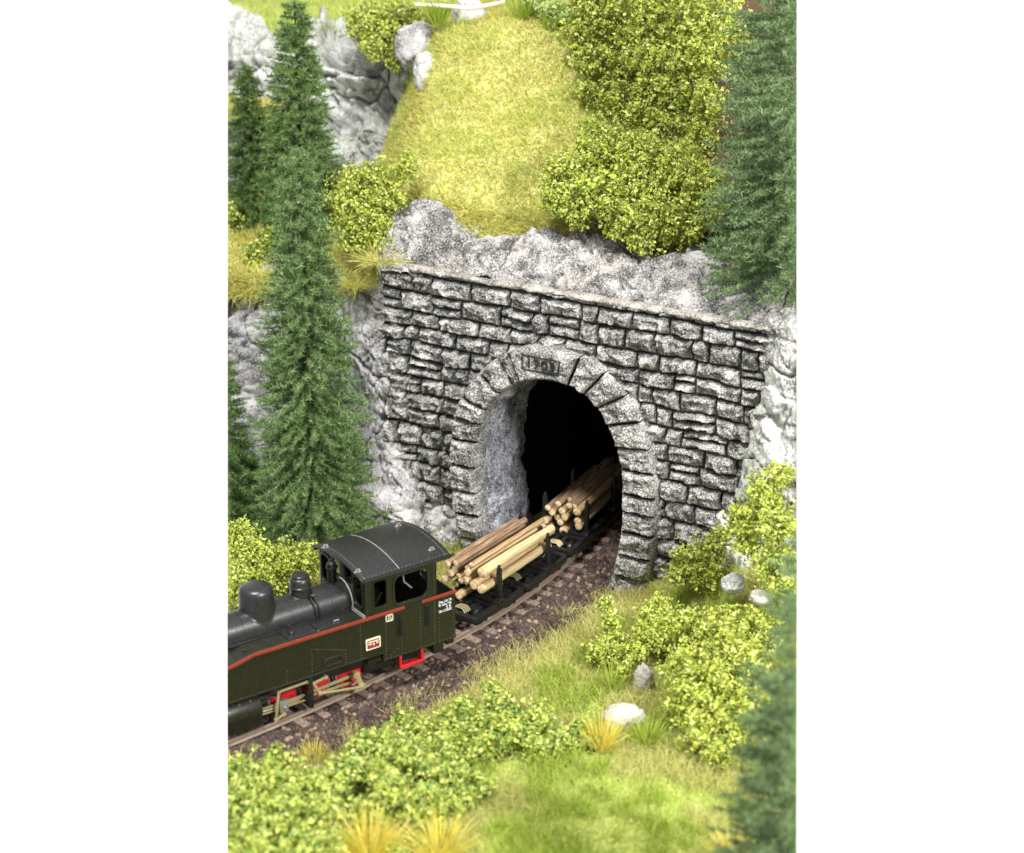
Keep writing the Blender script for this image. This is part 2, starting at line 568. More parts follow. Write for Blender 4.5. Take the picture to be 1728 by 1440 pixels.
def rock_disp(G, amp, seed=0.0, strat=1.0, fw=1.0, fs=1.0):
    p = G + seed
    q = p * np.array([1, 1, strat])
    a = fbm(q * 0.55, 3) - 0.5
    b = fbm(q * 1.1 + 5, 4, True) - 0.6
    c = fbm(q * 3.1 + 9, 3, True) - 0.6
    e = np.abs(((q[..., 2] * 0.9 + 2.2 * fbm(q * 0.5 + 3, 2)) % 1.0) - 0.5) - 0.25      # broken ledges
    saw = (q[..., 2] * 0.42 + 1.3 * fbm(q * np.array([0.35, 0.35, 0.2]) + 3, 3)) % 1.0
    ledge = np.where(saw < 0.86, saw / 0.86, (1 - saw) / 0.14) - 0.5
    n1 = fbm(q * np.array([0.7, 0.7, 1.1]) + 31, 3); n2 = fbm(q * np.array([1.9, 1.9, 1.2]) + 47, 2)
    crack = -0.55 * (1 - sstep(0.0, 0.030, abs(n1 - 0.5))) - 0.22 * (1 - sstep(0.0, 0.035, abs(n2 - 0.5)))
    w = p + 0.5 * np.stack([fbm(p * 0.9 + 61, 3), fbm(p * 0.9 + 71, 3), fbm(p * 0.9 + 83, 3)], -1)
    f1, k1 = facets(w * np.array([1, 1, 1.25]), 0.62 * fs, seed + 0.3)
    f2, k2 = facets(w * np.array([1, 1, 1.5]), 1.7, seed + 7.7)
    return amp * (0.6 * crack + 0.8 * a + 0.25 * b + 0.22 * c + 0.45 * ledge + fw * (0.62 * f1 + 0.20 * f2 - 0.16 * k1 - 0.06 * k2))


def rock_patch(name, ctrl, nr, nc, amp, mat, seed=0.0, strat=1.4, fine=0.04, fw=1.0, fs=1.0):
    G = patch_grid(ctrl, nr, nc)
    n = grid_normals(G)
    d = rock_disp(G, amp, seed, strat, fw, fs) + fine * (fbm(G * 9 + seed, 2) - 0.5)
    G = G + n * d[..., None]
    v, f, _ = trim_np(G.reshape(-1, 3), grid_faces(nr, nc))
    o = np_mesh(name, v, f, mat, None, True)
    tag(o, kind='structure')
    return G


def blades(pts, nrm, length, width, lean=0.6, up=(0, 0, 1), droop=0.0):
    """three-vertex bent blades at pts"""
    n = len(pts)
    L = length * rng.uniform(0.55, 1.25, (n, 1))
    d = np.asarray(up) * 1.0 + nrm * 0.35 + rng.normal(0, lean, (n, 3))
    d[:, 2] -= droop
    d /= np.linalg.norm(d, axis=1, keepdims=True)
    side = np.cross(d, rng.normal(0, 1, (n, 3))); side /= np.linalg.norm(side, axis=1, keepdims=True) + 1e-9
    w = width * rng.uniform(0.7, 1.3, (n, 1))
    bend = rng.normal(0, 0.22, (n, 3)); bend[:, 2] = -abs(bend[:, 2])
    mid = pts + d * L * 0.55
    tip = pts + d * L + bend * L
    v = np.stack([pts - side * w, pts + side * w, mid + side * w * 0.7, tip, mid - side * w * 0.7], 1)
    q = np.arange(n)[:, None] * 5
    # quad + tri as two quads would break; use triangles
    f = np.concatenate([q + [0, 1, 2], q + [0, 2, 4], q + [4, 2, 3]], 0)
    return v.reshape(-1, 3), f


def sample_grid(G, n, keep=None):
    A, B, C_ = G[:-1, :-1], G[:-1, 1:], G[1:, :-1]
    ar = np.linalg.norm(np.cross(B - A, C_ - A), axis=-1)
    if keep is not None: ar = ar * keep[:-1, :-1]
    p = (ar / ar.sum()).ravel()
    k = rng.choice(len(p), n, p=p)
    r, c = np.unravel_index(k, ar.shape)
    a, b = rng.random((2, n, 1))
    P = G[r, c] * (1 - a) * (1 - b) + G[r, c + 1] * a * (1 - b) + G[r + 1, c] * (1 - a) * b + G[r + 1, c + 1] * a * b
    return P, grid_normals(G)[r, c]


def grass(name, P, nrm, length, width, mat, lean=0.6, up=(0, 0, 1), droop=0.0):
    v, f = blades(P, nrm, length, width, lean, up, droop)
    v, f, _ = trim_np(v, f)
    return tag(np_mesh(name, v, f, mat), kind='stuff')


# ---- track geometry first: the ground needs it
def track_curve():
    """near rail line integrated from the photo's bearings; returns arc position, point, bearing"""
    out = []
    ds = 0.05
    p = np.array([-1.31, 36.91]); s = 0.0
    fw = []
    while s < 16:
        b = math.radians(max(25.5, 41 - 3.0 * s)); fw.append((s, p.copy(), b))
        p = p + ds * np.array([math.sin(b), math.cos(b)]); s += ds
    p = np.array([-1.31, 36.91]); s = 0.0; bw = []
    while s > -9:
        b = math.radians(41 - 1.45 * s)
        p = p - ds * np.array([math.sin(b), math.cos(b)]); s -= ds; bw.append((s, p.copy(), b))
    return bw[::-1] + fw


TR = track_curve()
GAUGE = 0.80


def track_at(s, off=0.0, z=0.0):
    """point at arc position s, off metres to the near side of the centre line"""
    i = int(np.clip(round((s - TR[0][0]) / 0.05), 0, len(TR) - 1))
    _, p, b = TR[i]
    n = np.array([math.cos(b), -math.sin(b)])
    q = p + n * (off - GAUGE / 2)
    return Vector((q[0], q[1], z)), b


TC = np.array([[*track_at(t[0])[0][:2]] for t in TR])
TB = np.array([t[2] for t in TR])


def track_off(X, Y):
    """signed distance from the track centre, + towards the camera side"""
    P = np.stack([X, Y], -1).reshape(-1, 2)
    res = np.empty(len(P))
    for i in range(0, len(P), 4000):
        d = P[i:i + 4000, None, :] - TC[None, ::4, :]
        k = np.argmin((d ** 2).sum(-1), 1)
        dd = d[np.arange(len(k)), k]
        b = TB[::4][k]
        res[i:i + 4000] = dd[:, 0] * np.cos(b) - dd[:, 1] * np.sin(b)
    return res.reshape(X.shape)


P0W = at_z(940, 945, 0.0)


def ground_h(X, Y, off=None):
    if off is None: off = track_off(X, Y)
    P = np.stack([X, Y, X * 0], -1)
    bumps = 0.22 * (fbm(P * 0.5, 3) - 0.5) + 0.06 * (fbm(P * 2.2, 2) - 0.5)
    a = np.abs(off)
    bed = -0.20 - 0.24 * sstep(0.75, 1.8, a)
    side = -0.22 + bumps + 0.15 * sstep(1.7, 3.2, off)
    h = bed + (side - bed) * np.where(off > 0, sstep(1.6, 2.4, a), sstep(1.15, 1.75, a))
    # bank on the right, rising to the rocks beside the portal
    bank = sstep(3.3, 6.4, X + 0.12 * (Y - 36)) * sstep(32.5, 37.5, Y) * 2.0 * (1 - sstep(-0.5, 0.3, (X - P0W[0]) * 0.4909 + (Y - P0W[1]) * 0.8712))
    h = h + bank * sstep(1.6, 2.6, a)
    # knoll in the foreground
    h = h + 0.35 * np.exp(-((X - 1.5) ** 2 / 9 + (Y - 29.5) ** 2 / 4))
    return h


# ==================================================================== THE SETTING
PHI = math.radians(29.4)
P0 = at_z(940, 945, 0.0)
WU = np.array([math.cos(PHI), -math.sin(PHI), 0.0])       # along the portal wall, to the right
WA = np.array([math.sin(PHI), math.cos(PHI), 0.0])        # into the tunnel
UZ = np.array([0, 0, 1.0])


def wallp(u, z, h=0.0):
    """point on the portal wall: u along, z up, h proud of the wall"""
    return P0 + np.multiply.outer(u, WU) + np.multiply.outer(z, UZ) - np.multiply.outer(h, WA)


# ground sheet
gx = np.linspace(-9, 9, 240); gy = np.linspace(24.5, 60, 420)
GX, GY = np.meshgrid(gx, gy)
GOFF = track_off(GX, GY)
GZ = ground_h(GX, GY, GOFF)
GG = np.stack([GX, GY, GZ], -1)
v, f, _ = trim_np(GG.reshape(-1, 3), grid_faces(420, 240))
tag(np_mesh('ground', v, f, M['soil'], None, True), kind='structure')

# ballast bed under the stones
bl = []
for s_, _, _ in TR[::4]:
    for k, (o_, z_) in enumerate(((-1.5, -0.38), (-0.95, -0.17), (0.95, -0.17), (2.1, -0.40))):
        bl.append(track_at(s_, o_, z_ + 0.02)[0][:])
nb = len(TR[::4])
v, f, _ = trim_np(np.array(bl), grid_faces(nb, 4))
tag(np_mesh('track_bed', v, f, M['ballast_bed'], None, True), kind='structure')

# left rock beside the portal
rock_patch('rock_face', [
    [(300, 960, 42.6), (420, 950, 42.6), (520, 945, 42.6), (620, 935, 42.35), (700, 930, 42.0), (770, 925, 41.9), (815, 925, 41.9)],
    [(300, 860, 43.6), (420, 860, 43.5), (520, 850, 43.3), (620, 850, 42.7), (690, 850, 42.45), (740, 850, 42.55), (770, 850, 42.9)],
    [(300, 740, 44.4), (420, 740, 44.2), (520, 740, 43.9), (620, 740, 43.3), (670, 740, 43.05), (705, 740, 43.1), (725, 740, 43.6)],
    [(300, 620, 45.0), (420, 620, 44.8), (520, 620, 44.4), (610, 620, 43.8), (655, 620, 43.5), (690, 620, 43.4), (705, 620, 44.0)],
    [(300, 520, 45.6), (420, 520, 45.4), (520, 520, 44.8), (600, 520, 44.3), (640, 520, 43.7), (672, 520, 43.3), (690, 520, 44.0)],
    [(300, 440, 46.6), (420, 440, 46.4), (520, 440, 45.8), (600, 440, 44.9), (640, 445, 44.2), (660, 450, 43.9), (680, 450, 44.4)],
    [(300, 400, 49.0), (420, 400, 48.6), (520, 400, 47.4), (600, 400, 46.2), (640, 400, 45.4), (670, 400, 45.0), (690, 400, 45.6)],
], 240, 220, 0.70, M['cliff_cool'], 3.0, 0.7, 0.05, 0.6, 0.8)

# upper cliff at the far left
rock_patch('cliff', [
    [(300, 470, 48.6), (420, 470, 48.6), (520, 470, 48.2), (620, 470, 47.6), (700, 470, 47.4), (770, 470, 47.6)],
    [(300, 330, 50.2), (420, 330, 50.2), (520, 330, 49.6), (620, 330, 49.2), (700, 330, 49.0), (770, 330, 49.0)],
    [(300, 215, 51.2), (420, 215, 51.0), (520, 215, 50.6), (620, 215, 50.2), (700, 215, 49.9), (770, 215, 49.8)],
    [(300, 180, 52.0), (420, 180, 51.8), (520, 180, 51.2), (620, 180, 50.6), (700, 180, 50.5), (770, 180, 50.3)],
    [(300, 90, 52.8), (420, 95, 52.6), (520, 90, 51.8), (620, 90, 51.2), (700, 90, 50.9), (770, 90, 50.8)],
    [(300, 45, 54.2), (420, 60, 54.0), (520, 60, 53.2), (620, 50, 52.6), (700, 30, 52.4), (770, 20, 52.4)],
], 190, 170, 1.3, M['cliff'], 11.0, 0.9)

# rock band above the coping
BAND = rock_patch('rock_band', [
    [(640, 462, 43.08), (720, 468, 42.68), (800, 480, 42.18), (880, 493, 41.58), (960, 508, 40.98), (1040, 522, 40.38), (1120, 537, 39.78), (1210, 552, 38.98), (1300, 568, 38.18), (1420, 590, 37.58)],
    [(634, 420, 43.70), (716, 428, 43.20), (800, 446, 42.70), (880, 460, 42.20), (960, 470, 41.60), (1040, 482, 41.00), (1120, 494, 40.40), (1210, 505, 39.70), (1300, 515, 39.00), (1420, 530, 38.40)],
    [(640, 385, 44.5), (712, 375, 44.0), (800, 405, 43.5), (880, 418, 43.0), (960, 425, 42.5), (1040, 440, 41.9), (1120, 452, 41.3), (1210, 455, 40.7), (1300, 465, 40.2), (1420, 480, 39.6)],
    [(655, 355, 45.4), (716, 338, 44.9), (800, 372, 44.4), (880, 385, 43.9), (960, 385, 43.4), (1040, 400, 42.8), (1120, 415, 42.2), (1210, 415, 41.8), (1300, 430, 41.4), (1420, 440, 40.8)],
], 110, 320, 0.55, M['band'], 23.0, 1.0, 0.05, 0.75, 1.2)

# grassy hill above
HILL = patch_grid([
    [(600, 470, 46.4), (650, 420, 45.4), (690, 372, 45.0), (760, 388, 44.5), (840, 402, 44.1), (920, 408, 43.7), (1000, 412, 43.3), (1080, 432, 42.7), (1180, 448, 42.0), (1290, 470, 41.3), (1420, 500, 40.6)],
    [(612, 430, 47.0), (662, 370, 45.9), (715, 320, 45.4), (780, 330, 45.0), (840, 340, 44.7), (920, 345, 44.3), (1000, 350, 43.9), (1080, 360, 43.4), (1180, 375, 42.8), (1290, 390, 42.2), (1420, 410, 41.5)],
    [(640, 330, 48.5), (672, 285, 47.1), (712, 240, 46.4), (780, 235, 46.1), (840, 235, 45.9), (920, 235, 45.6), (1000, 235, 45.3), (1080, 240, 44.9), (1180, 250, 44.4), (1290, 260, 43.9), (1420, 270, 43.2)],
    [(660, 240, 49.8), (690, 200, 48.3), (724, 150, 47.5), (790, 130, 47.3), (850, 125, 47.1), (920, 125, 46.9), (1000, 125, 46.7), (1080, 130, 46.4), (1180, 130, 46.0), (1290, 140, 45.6), (1420, 150, 45.0)],
    [(690, 150, 50.8), (712, 110, 49.6), (742, 66, 48.6), (800, 48, 48.4), (850, 40, 48.3), (920, 40, 48.2), (1000, 40, 48.0), (1080, 40, 47.8), (1180, 30, 47.6), (1290, 30, 47.2), (1420, 40, 46.8)],
    [(700, 90, 53.0), (720, 60, 52.0), (752, 30, 51.0), (800, 22, 50.8), (850, 10, 50.6), (920, 0, 50.6), (1000, -30, 50.4), (1080, -40, 50.2), (1180, -60, 50.0), (1290, -60, 49.8), (1420, -60, 49.6)],
    [(700, 0, 58.0), (720, -20, 57.5), (752, -40, 57.0), (800, -50, 57.0), (850, -60, 57.0), (920, -70, 57.0), (1000, -80, 57.0), (1080, -90, 57.0), (1180, -100, 57.0), (1290, -100, 57.0), (1420, -100, 57.0)],
], 150, 190)
HILL = HILL + grid_normals(HILL) * (0.5 * (fbm(HILL * 0.6, 3) - 0.5) + 0.12 * (fbm(HILL * 2.6, 2) - 0.5))[..., None]
v, f, used = trim_np(HILL.reshape(-1, 3), grid_faces(150, 190))
def shaded_earth_mask(P):
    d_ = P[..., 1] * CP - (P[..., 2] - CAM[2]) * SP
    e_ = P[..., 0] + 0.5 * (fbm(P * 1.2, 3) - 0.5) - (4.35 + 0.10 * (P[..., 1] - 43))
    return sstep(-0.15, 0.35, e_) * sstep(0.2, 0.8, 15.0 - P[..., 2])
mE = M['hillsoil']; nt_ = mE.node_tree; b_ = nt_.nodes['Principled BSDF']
a_ = nt_.nodes.new('ShaderNodeAttribute'); a_.attribute_name = 'shaded_earth'
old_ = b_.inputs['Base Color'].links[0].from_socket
nt_.links.new(mixc(nt_, a_.outputs['Fac'], old_, (0.085, 0.058, 0.034)), b_.inputs['Base Color'])  # brown earth with the shade between bush and fir mixed into its colour
tag(np_mesh('hill', v, f, mE, None, True, {'shaded_earth': shaded_earth_mask(HILL.reshape(-1, 3)[used])}), kind='structure')

# grassy ledge on the left, and the meadow on top of the cliff
LEDGE = patch_grid([
    [(300, 520, 45.3), (420, 515, 45.2), (500, 505, 44.9), (560, 500, 44.6), (620, 490, 44.4), (650, 470, 44.6)],
    [(300, 470, 46.0), (420, 465, 46.0), (500, 460, 45.6), (560, 455, 45.2), (620, 440, 44.9), (655, 420, 45.0)],
    [(300, 410, 48.2), (420, 405, 48.0), (500, 400, 47.5), (560, 390, 47.0), (620, 380, 46.6), (665, 360, 46.4)],
    [(300, 350, 51.5), (420, 345, 51.0), (500, 340, 50.0), (560, 330, 49.4), (620, 320, 48.8), (680, 300, 48.4)],
], 60, 60)
LEDGE = LEDGE + grid_normals(LEDGE) * (0.3 + 0.5 * (fbm(LEDGE * 0.8, 3) - 0.5))[..., None]
v, f, _ = trim_np(LEDGE.reshape(-1, 3), grid_faces(60, 60))
tag(np_mesh('grassy_ledge', v, f, M['hillsoil'], None, True), kind='structure')
TOPM = patch_grid([
    [(300, 62, 53.3), (400, 66, 53.2), (440, 84, 52.8), (490, 90, 52.4), (540, 62, 52.8), (600, 44, 52.6), (680, 40, 52.0), (770, 40, 51.6)],
    [(300, 40, 55.0), (400, 40, 55.0), (440, 42, 55.0), (490, 42, 54.6), (540, 32, 54.4), (600, 24, 54.2), (680, 20, 54.0), (770, 10, 53.6)],
    [(300, 10, 58.5), (400, 10, 58.5), (440, 10, 58.5), (490, 10, 58.0), (540, 10, 58.0), (600, 8, 57.4), (680, -10, 57.0), (770, -30, 56.6)],
    [(300, -60, 64.0), (400, -60, 64.0), (440, -60, 64.0), (490, -60, 64.0), (540, -30, 64.0), (600, -14, 64.0), (680, -60, 64.0), (770, -70, 63.0)],
], 60, 70)
TOPM = TOPM + (0.35 * (fbm(TOPM * 0.7, 3) - 0.5))[..., None] * UZ
v, f, _ = trim_np(TOPM.reshape(-1, 3), grid_faces(60, 70))
tag(np_mesh('cliff_top_ground', v, f, M['hillsoil'], None, True), kind='structure')

# a shelf of grass half way up the far cliff
SHELF = patch_grid([
    [(300, 200, 50.6), (400, 205, 50.5), (450, 205, 50.3), (500, 220, 50.0)],
    [(300, 180, 51.4), (400, 180, 51.3), (450, 185, 51.1), (500, 205, 50.8)],
    [(300, 155, 53.0), (400, 155, 52.8), (450, 160, 52.6), (500, 185, 52.2)],
], 30, 40)
v, f, _ = trim_np(SHELF.reshape(-1, 3), grid_faces(30, 40))
tag(np_mesh('cliff_shelf', v, f, M['hillsoil'], None, True), kind='structure')

# rock beside the portal on the right
rock_patch('rock_buttress', [
    [(1310, 520, 39.2), (1330, 520, 38.5), (1370, 520, 38.0), (1420, 520, 37.8), (1500, 520, 37.6)],
    [(1284, 575, 39.4), (1306, 580, 38.3), (1350, 585, 37.7), (1400, 590, 37.4), (1500, 590, 37.2)],
    [(1266, 660, 39.8), (1286, 665, 38.2), (1330, 670, 37.5), (1390, 680, 37.1), (1500, 680, 36.9)],
    [(1246, 750, 39.9), (1264, 755, 38.4), (1310, 765, 37.5), (1380, 775, 36.9), (1500, 780, 36.7)],
    [(1214, 840, 40.0), (1234, 850, 38.6), (1290, 860, 37.5), (1370, 870, 36.8), (1500, 870, 36.5)],
    [(1180, 905, 40.2), (1200, 920, 38.7), (1270, 940, 37.4), (1360, 950, 36.6), (1500, 950, 36.3)],
    [(1120, 970, 40.2), (1150, 990, 39.0), (1240, 1010, 37.5), (1350, 1030, 36.4), (1500, 1030, 36.0)],
], 220, 170, 0.62, M['cliff'], 41.0, 0.8, 0.05, 0.35, 0.7)

# ==================================================================== TUNNEL PORTAL
portal = thing('tunnel_portal', wallp(0.0, -0.3), 'grey stone tunnel portal with horseshoe arch and dated keystone, built into the rock', 'tunnel portal')

ARCH_IN = [(-1.82, -0.4), (-1.94, 0.3), (-2.06, 1.0), (-2.11, 1.9), (-2.02, 3.1), (-1.62, 3.98), (-0.92, 4.60), (-0.02, 4.87),
           (0.80, 4.68), (1.44, 4.08), (1.84, 3.1), (1.92, 1.9), (1.86, 1.0), (1.72, 0.3), (1.50, -0.4)]
ARCH_OUT = [(-2.42, -0.4), (-2.60, 0.3), (-2.76, 1.0), (-2.83, 1.9), (-2.77, 3.1), (-2.30, 4.30), (-1.30, 5.28), (-0.02, 5.66),
            (1.30, 5.32), (2.22, 4.34), (2.66, 3.1), (2.76, 1.9), (2.72, 1.0), (2.64, 0.3), (2.58, -0.4)]
NA = 561
AI = cr1(np.array(ARCH_IN), NA); AO = cr1(np.array(ARCH_OUT), NA)


def inside_poly(P, poly):
    x, y = P[..., 0], P[..., 1]
    r = np.zeros(x.shape, bool)
    q = np.roll(poly, 1, 0)
    for (x1, y1), (x2, y2) in zip(poly, q):
        c = ((y1 > y) != (y2 > y)) & (x < (x2 - x1) * (y - y1) / (y2 - y1 + 1e-12) + x1)
        r ^= c
    return r


def with_mortar(m):
    nt = m.node_tree; b = nt.nodes['Principled BSDF']
    old = b.inputs['Base Color'].links[0].from_socket
    a = nt.nodes.new('ShaderNodeAttribute'); a.attribute_name = 'mortar'
    c = mixc(nt, a.outputs['Fac'], old, (0.016, 0.016, 0.015))
    nt.links.new(c, b.inputs['Base Color'])


with_mortar(M['ashlar']); with_mortar(M['arch'])

# coursed rough-faced blocks as one relief
us = np.arange(-4.95, 5.45, 0.021); zs = np.arange(-0.5, 6.90, 0.021)
U, Z = np.meshgrid(us, zs)
Pn = np.stack([U, Z, U * 0], -1)
Uw = U + 0.10 * (fbm(Pn * 1.9, 2) - 0.5) + 0.035 * (fbm(Pn * 7 + 4, 2) - 0.5)
Zw = Z + 0.13 * (fbm(Pn * 1.3 + 8, 2) - 0.5) + 0.05 * (fbm(Pn * 6 + 2, 2) - 0.5)
H = np.full(U.shape, -0.05); MO = np.ones(U.shape)
rr = random.Random(21)
z = -0.8
courses = []
while z < 7.2:
    h = rr.choice([0.40, 0.46, 0.50, 0.54, 0.44])
    courses.append((z, z + h)); z += h
rough = fbm(Pn * 5.2 + 31, 4, True) - 0.6
rough2 = fbm(Pn * 2.4 + 51, 3) - 0.5
for (z0, z1) in courses:
    u = -5.2 - rr.random() * 0.5
    while u < 5.6:
        w = rr.choice([0.40, 0.52, 0.66, 0.80, 0.92, 1.1])
        parts = [(z0, z1)]
        if rr.random() < 0.16:
            t = z0 + (z1 - z0) * rr.uniform(0.38, 0.62); parts = [(z0, t), (t, z1)]
        for (a, b) in parts:
            m = (Uw > u) & (Uw < u + w) & (Zw > a) & (Zw < b)
            if m.any():
                x, y = Uw[m], Zw[m]
                e = np.minimum(np.minimum(x - u, u + w - x), np.minimum(y - a, b - y))
                pil = sstep(0.010, 0.11, e)
                cu, cz = u + w * rr.uniform(0.3, 0.7), a + (b - a) * rr.uniform(0.4, 0.8)
                facet = 1 - np.maximum(abs(x - cu) / (w * 0.62), abs(y - cz) / ((b - a) * 0.75))
                hh = rr.uniform(0.03, 0.10) + 0.13 * facet * rr.uniform(0.3, 1.0) + rr.uniform(-.06, .06) * (x - cu) / w + rr.uniform(0.0, .08) * (y - cz) / (b - a)
                off = rr.random() * 9
                H[m] = -0.05 + pil * (0.07 + hh + 0.26 * rough[m] + 0.16 * rough2[m])
                MO[m] = 1 - sstep(0.012, 0.045, e)
        u += w
G = wallp(U, Z, H)
cell = np.stack([(U[:-1, :-1] + U[1:, 1:]) / 2, (Z[:-1, :-1] + Z[1:, 1:]) / 2], -1)
hole = inside_poly(cell, AO[::6] * np.array([0.96, 0.98])).ravel()
F_ = grid_faces(*U.shape)[~hole]
v, f, used = trim_np(G.reshape(-1, 3), F_)
np_mesh('stone_wall', v, f, M['ashlar'], portal, True, {'mortar': MO.ravel()[used]})

# coping strip
uu = np.arange(-5.0, 5.5, 0.04)
prof = [(-0.05, 6.84), (0.08, 6.855), (0.13, 6.875), (0.14, 6.92), (0.11, 6.95), (0.04, 6.965), (-0.06, 6.97), (-0.16, 6.965), (-0.28, 6.90), (-0.3, 6.7)]
CG = np.stack([wallp(uu, np.full_like(uu, z_), np.full_like(uu, h_)) for h_, z_ in prof], 0)
nz = (fbm(CG * 3.3, 4) - 0.5)[..., None]
CG = CG - WA * nz * 0.22 + UZ * nz[::-1] * 0.10
v, f, _ = trim_np(CG.reshape(-1, 3), grid_faces(len(prof), len(uu)))
np_mesh('coping', v, f, M['coping'], portal, True)

# voussoirs
mid = (AI + AO) / 2
seg = np.linalg.norm(np.diff(mid, axis=0), axis=1); arc = np.concatenate([[0], np.cumsum(seg)])
kL = int(np.argmin(abs(mid[:, 0] + 0.98) + (mid[:, 1] < 4) * 9)); kR = int(np.argmin(abs(mid[:, 0] - 0.60) + (mid[:, 1] < 4) * 9))


def splits(a0, a1, n, seed):
    r = random.Random(seed)
    w = np.array([r.uniform(0.85, 1.2) for _ in range(n)]); w = np.cumsum(w) / w.sum()
    return [a0] + [a0 + (a1 - a0) * t for t in w]


bL = splits(arc[0], arc[kL] - 0.30, 9, 3) + [arc[kL]]
bR = splits(arc[kR], arc[-1], 11, 5)


def voussoir(a0, a1, name, hmax, seed, nr=34, na=30, rough_amp=1.0):
    g = 0.012
    ta = np.interp(np.linspace(a0 + g, a1 - g, na), arc, np.arange(NA))
    tr = np.linspace(0.0, 1.0, nr)
    A = np.stack([np.interp(ta, np.arange(NA), AI[:, k]) for k in (0, 1)], -1)
    B = np.stack([np.interp(ta, np.arange(NA), AO[:, k]) for k in (0, 1)], -1)
    Q = A[None] * (1 - tr)[:, None, None] + B[None] * tr[:, None, None]
    wl_, la = 1.0, a1 - a0
    er = np.minimum(tr, 1 - tr)[:, None] * 0.95; ea = (np.minimum(np.linspace(0, 1, na), 1 - np.linspace(0, 1, na)) * la)[None]
    e = np.minimum(er, ea)
    q3 = np.concatenate([Q, np.full(Q.shape[:2] + (1,), seed)], -1)
    h = hmax - 0.13 * (1 - sstep(0.0, 0.10, e)) + rough_amp * (0.27 * (fbm(q3 * 3.0, 4, True) - 0.6) + 0.10 * (fbm(q3 * 1.6 + 7, 2) - 0.5)) * sstep(0.0, 0.08, e)
    h = h + 0.05 * (fbm(q3 * 11, 3, True) - 0.6)
    # sides: a ring of vertices going back to the wall
    Qp = np.pad(Q, ((1, 1), (1, 1), (0, 0)), mode='edge'); hp = np.pad(h, 1, mode='edge')
    hp[0, :] = hp[-1, :] = -0.14; hp[:, 0] = hp[:, -1] = -0.14
    mo = np.pad(1 - sstep(0.0, 0.03, e), 1, mode='edge'); mo[:, 0] = mo[:, -1] = 1; mo[1:-1, 1] = mo[1:-1, 1]
    mo[0, 1:-1] = 0; mo[-1, 1:-1] = 0
    mo = mo * np.pad((ea < er * 2) * np.ones_like(e), 1, mode='edge')
    V = wallp(Qp[..., 0], Qp[..., 1], hp)
    v, f, used = trim_np(V.reshape(-1, 3), grid_faces(nr + 2, na + 2))
    return np_mesh(name, v, f, M['arch'], portal, True, {'mortar': mo.ravel()[used]})


for k, bs in enumerate((bL, bR)):
    for i, (a0, a1) in enumerate(zip(bs, bs[1:])):
        voussoir(a0, a1, 'arch_stone', 0.46 + 0.03 * math.sin(i * 2.3 + k), 3.7 * i + 50 * k)
key = voussoir(arc[kL], arc[kR], 'keystone', 0.55, 99.0, 44, 60, 0.12)
key['label'] = 'pale keystone carved with the year in a small frame'


def wall_m(u, z, h, rot=0.0):
    p = wallp(u, z, h) - np.array(portal.location)
    m = Matrix((( WU[0], 0, -WA[0], p[0]), (WU[1], 0, -WA[1], p[1]), (0, 1, 0, p[2]), (0, 0, 0, 1)))
    return m @ Matrix.Rotation(rot, 4, 'Z')


# small dark wedge that caps the keystone and the carved date
mb = MB()
mb.sheet([(-0.50, -0.19), (0.47, -0.19), (0.52, 0.19), (-0.52, 0.19)], [[(-0.465, -0.16), (0.435, -0.16), (0.485, 0.16), (-0.485, 0.16)]], 0.03, wall_m(-0.19, 5.26, 0.555))
fr = mb.build('date_frame', M['mortar'], portal); fr.parent = key
fr.matrix_parent_inverse = Matrix.Identity(4); fr.location = (0, 0, 0)
mb = MB()
for i, ch in enumerate('1903'):
    mb.text(ch, 0.37, 0.03, wall_m(-0.50 + i * 0.205, 5.26 - 0.01 * (i > 1), 0.568))
dt = mb.build('carved_date', M['mortar'], portal, smooth=0); dt.parent = key
key.location = (0, 0, 0)

# reveal and bore
dd = np.linspace(-0.16, 2.05, 70)
T_ = np.arange(0, NA, 4)
ctr = np.array([0.03, 2.0])
base = AI[T_]
RV = []
for d in dd:
    RV.append(P0 + np.multiply.outer(base[:, 0], WU) + np.multiply.outer(base[:, 1], UZ) + d * WA)
RV = np.array(RV)
inw = np.stack([ctr[0] - base[:, 0], ctr[1] - base[:, 1]], -1); inw /= np.linalg.norm(inw, axis=1, keepdims=True)
inw3 = np.multiply.outer(inw[:, 0], WU) + np.multiply.outer(inw[:, 1], UZ)
dn = 0.34 * (fbm(RV * 1.5 + 3, 4) - 0.5) + 0.20 * (fbm(RV * 4.5, 3, True) - 0.6)
RV = RV + inw3[None] * (dn * sstep(-0.16, 0.2, dd)[:, None])[..., None]
v, f, _ = trim_np(RV.reshape(-1, 3), grid_faces(len(dd), len(T_)))
np_mesh('reveal', v, f, M['reveal'], portal, True)
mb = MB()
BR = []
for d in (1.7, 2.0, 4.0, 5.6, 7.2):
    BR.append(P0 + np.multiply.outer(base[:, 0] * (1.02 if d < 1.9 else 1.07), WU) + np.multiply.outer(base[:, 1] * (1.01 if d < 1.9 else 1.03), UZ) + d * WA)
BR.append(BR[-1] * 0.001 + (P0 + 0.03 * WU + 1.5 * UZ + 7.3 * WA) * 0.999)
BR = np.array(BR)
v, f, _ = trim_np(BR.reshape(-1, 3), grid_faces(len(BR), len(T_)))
np_mesh('tunnel_lining', v, f, M['bore'], portal, True)

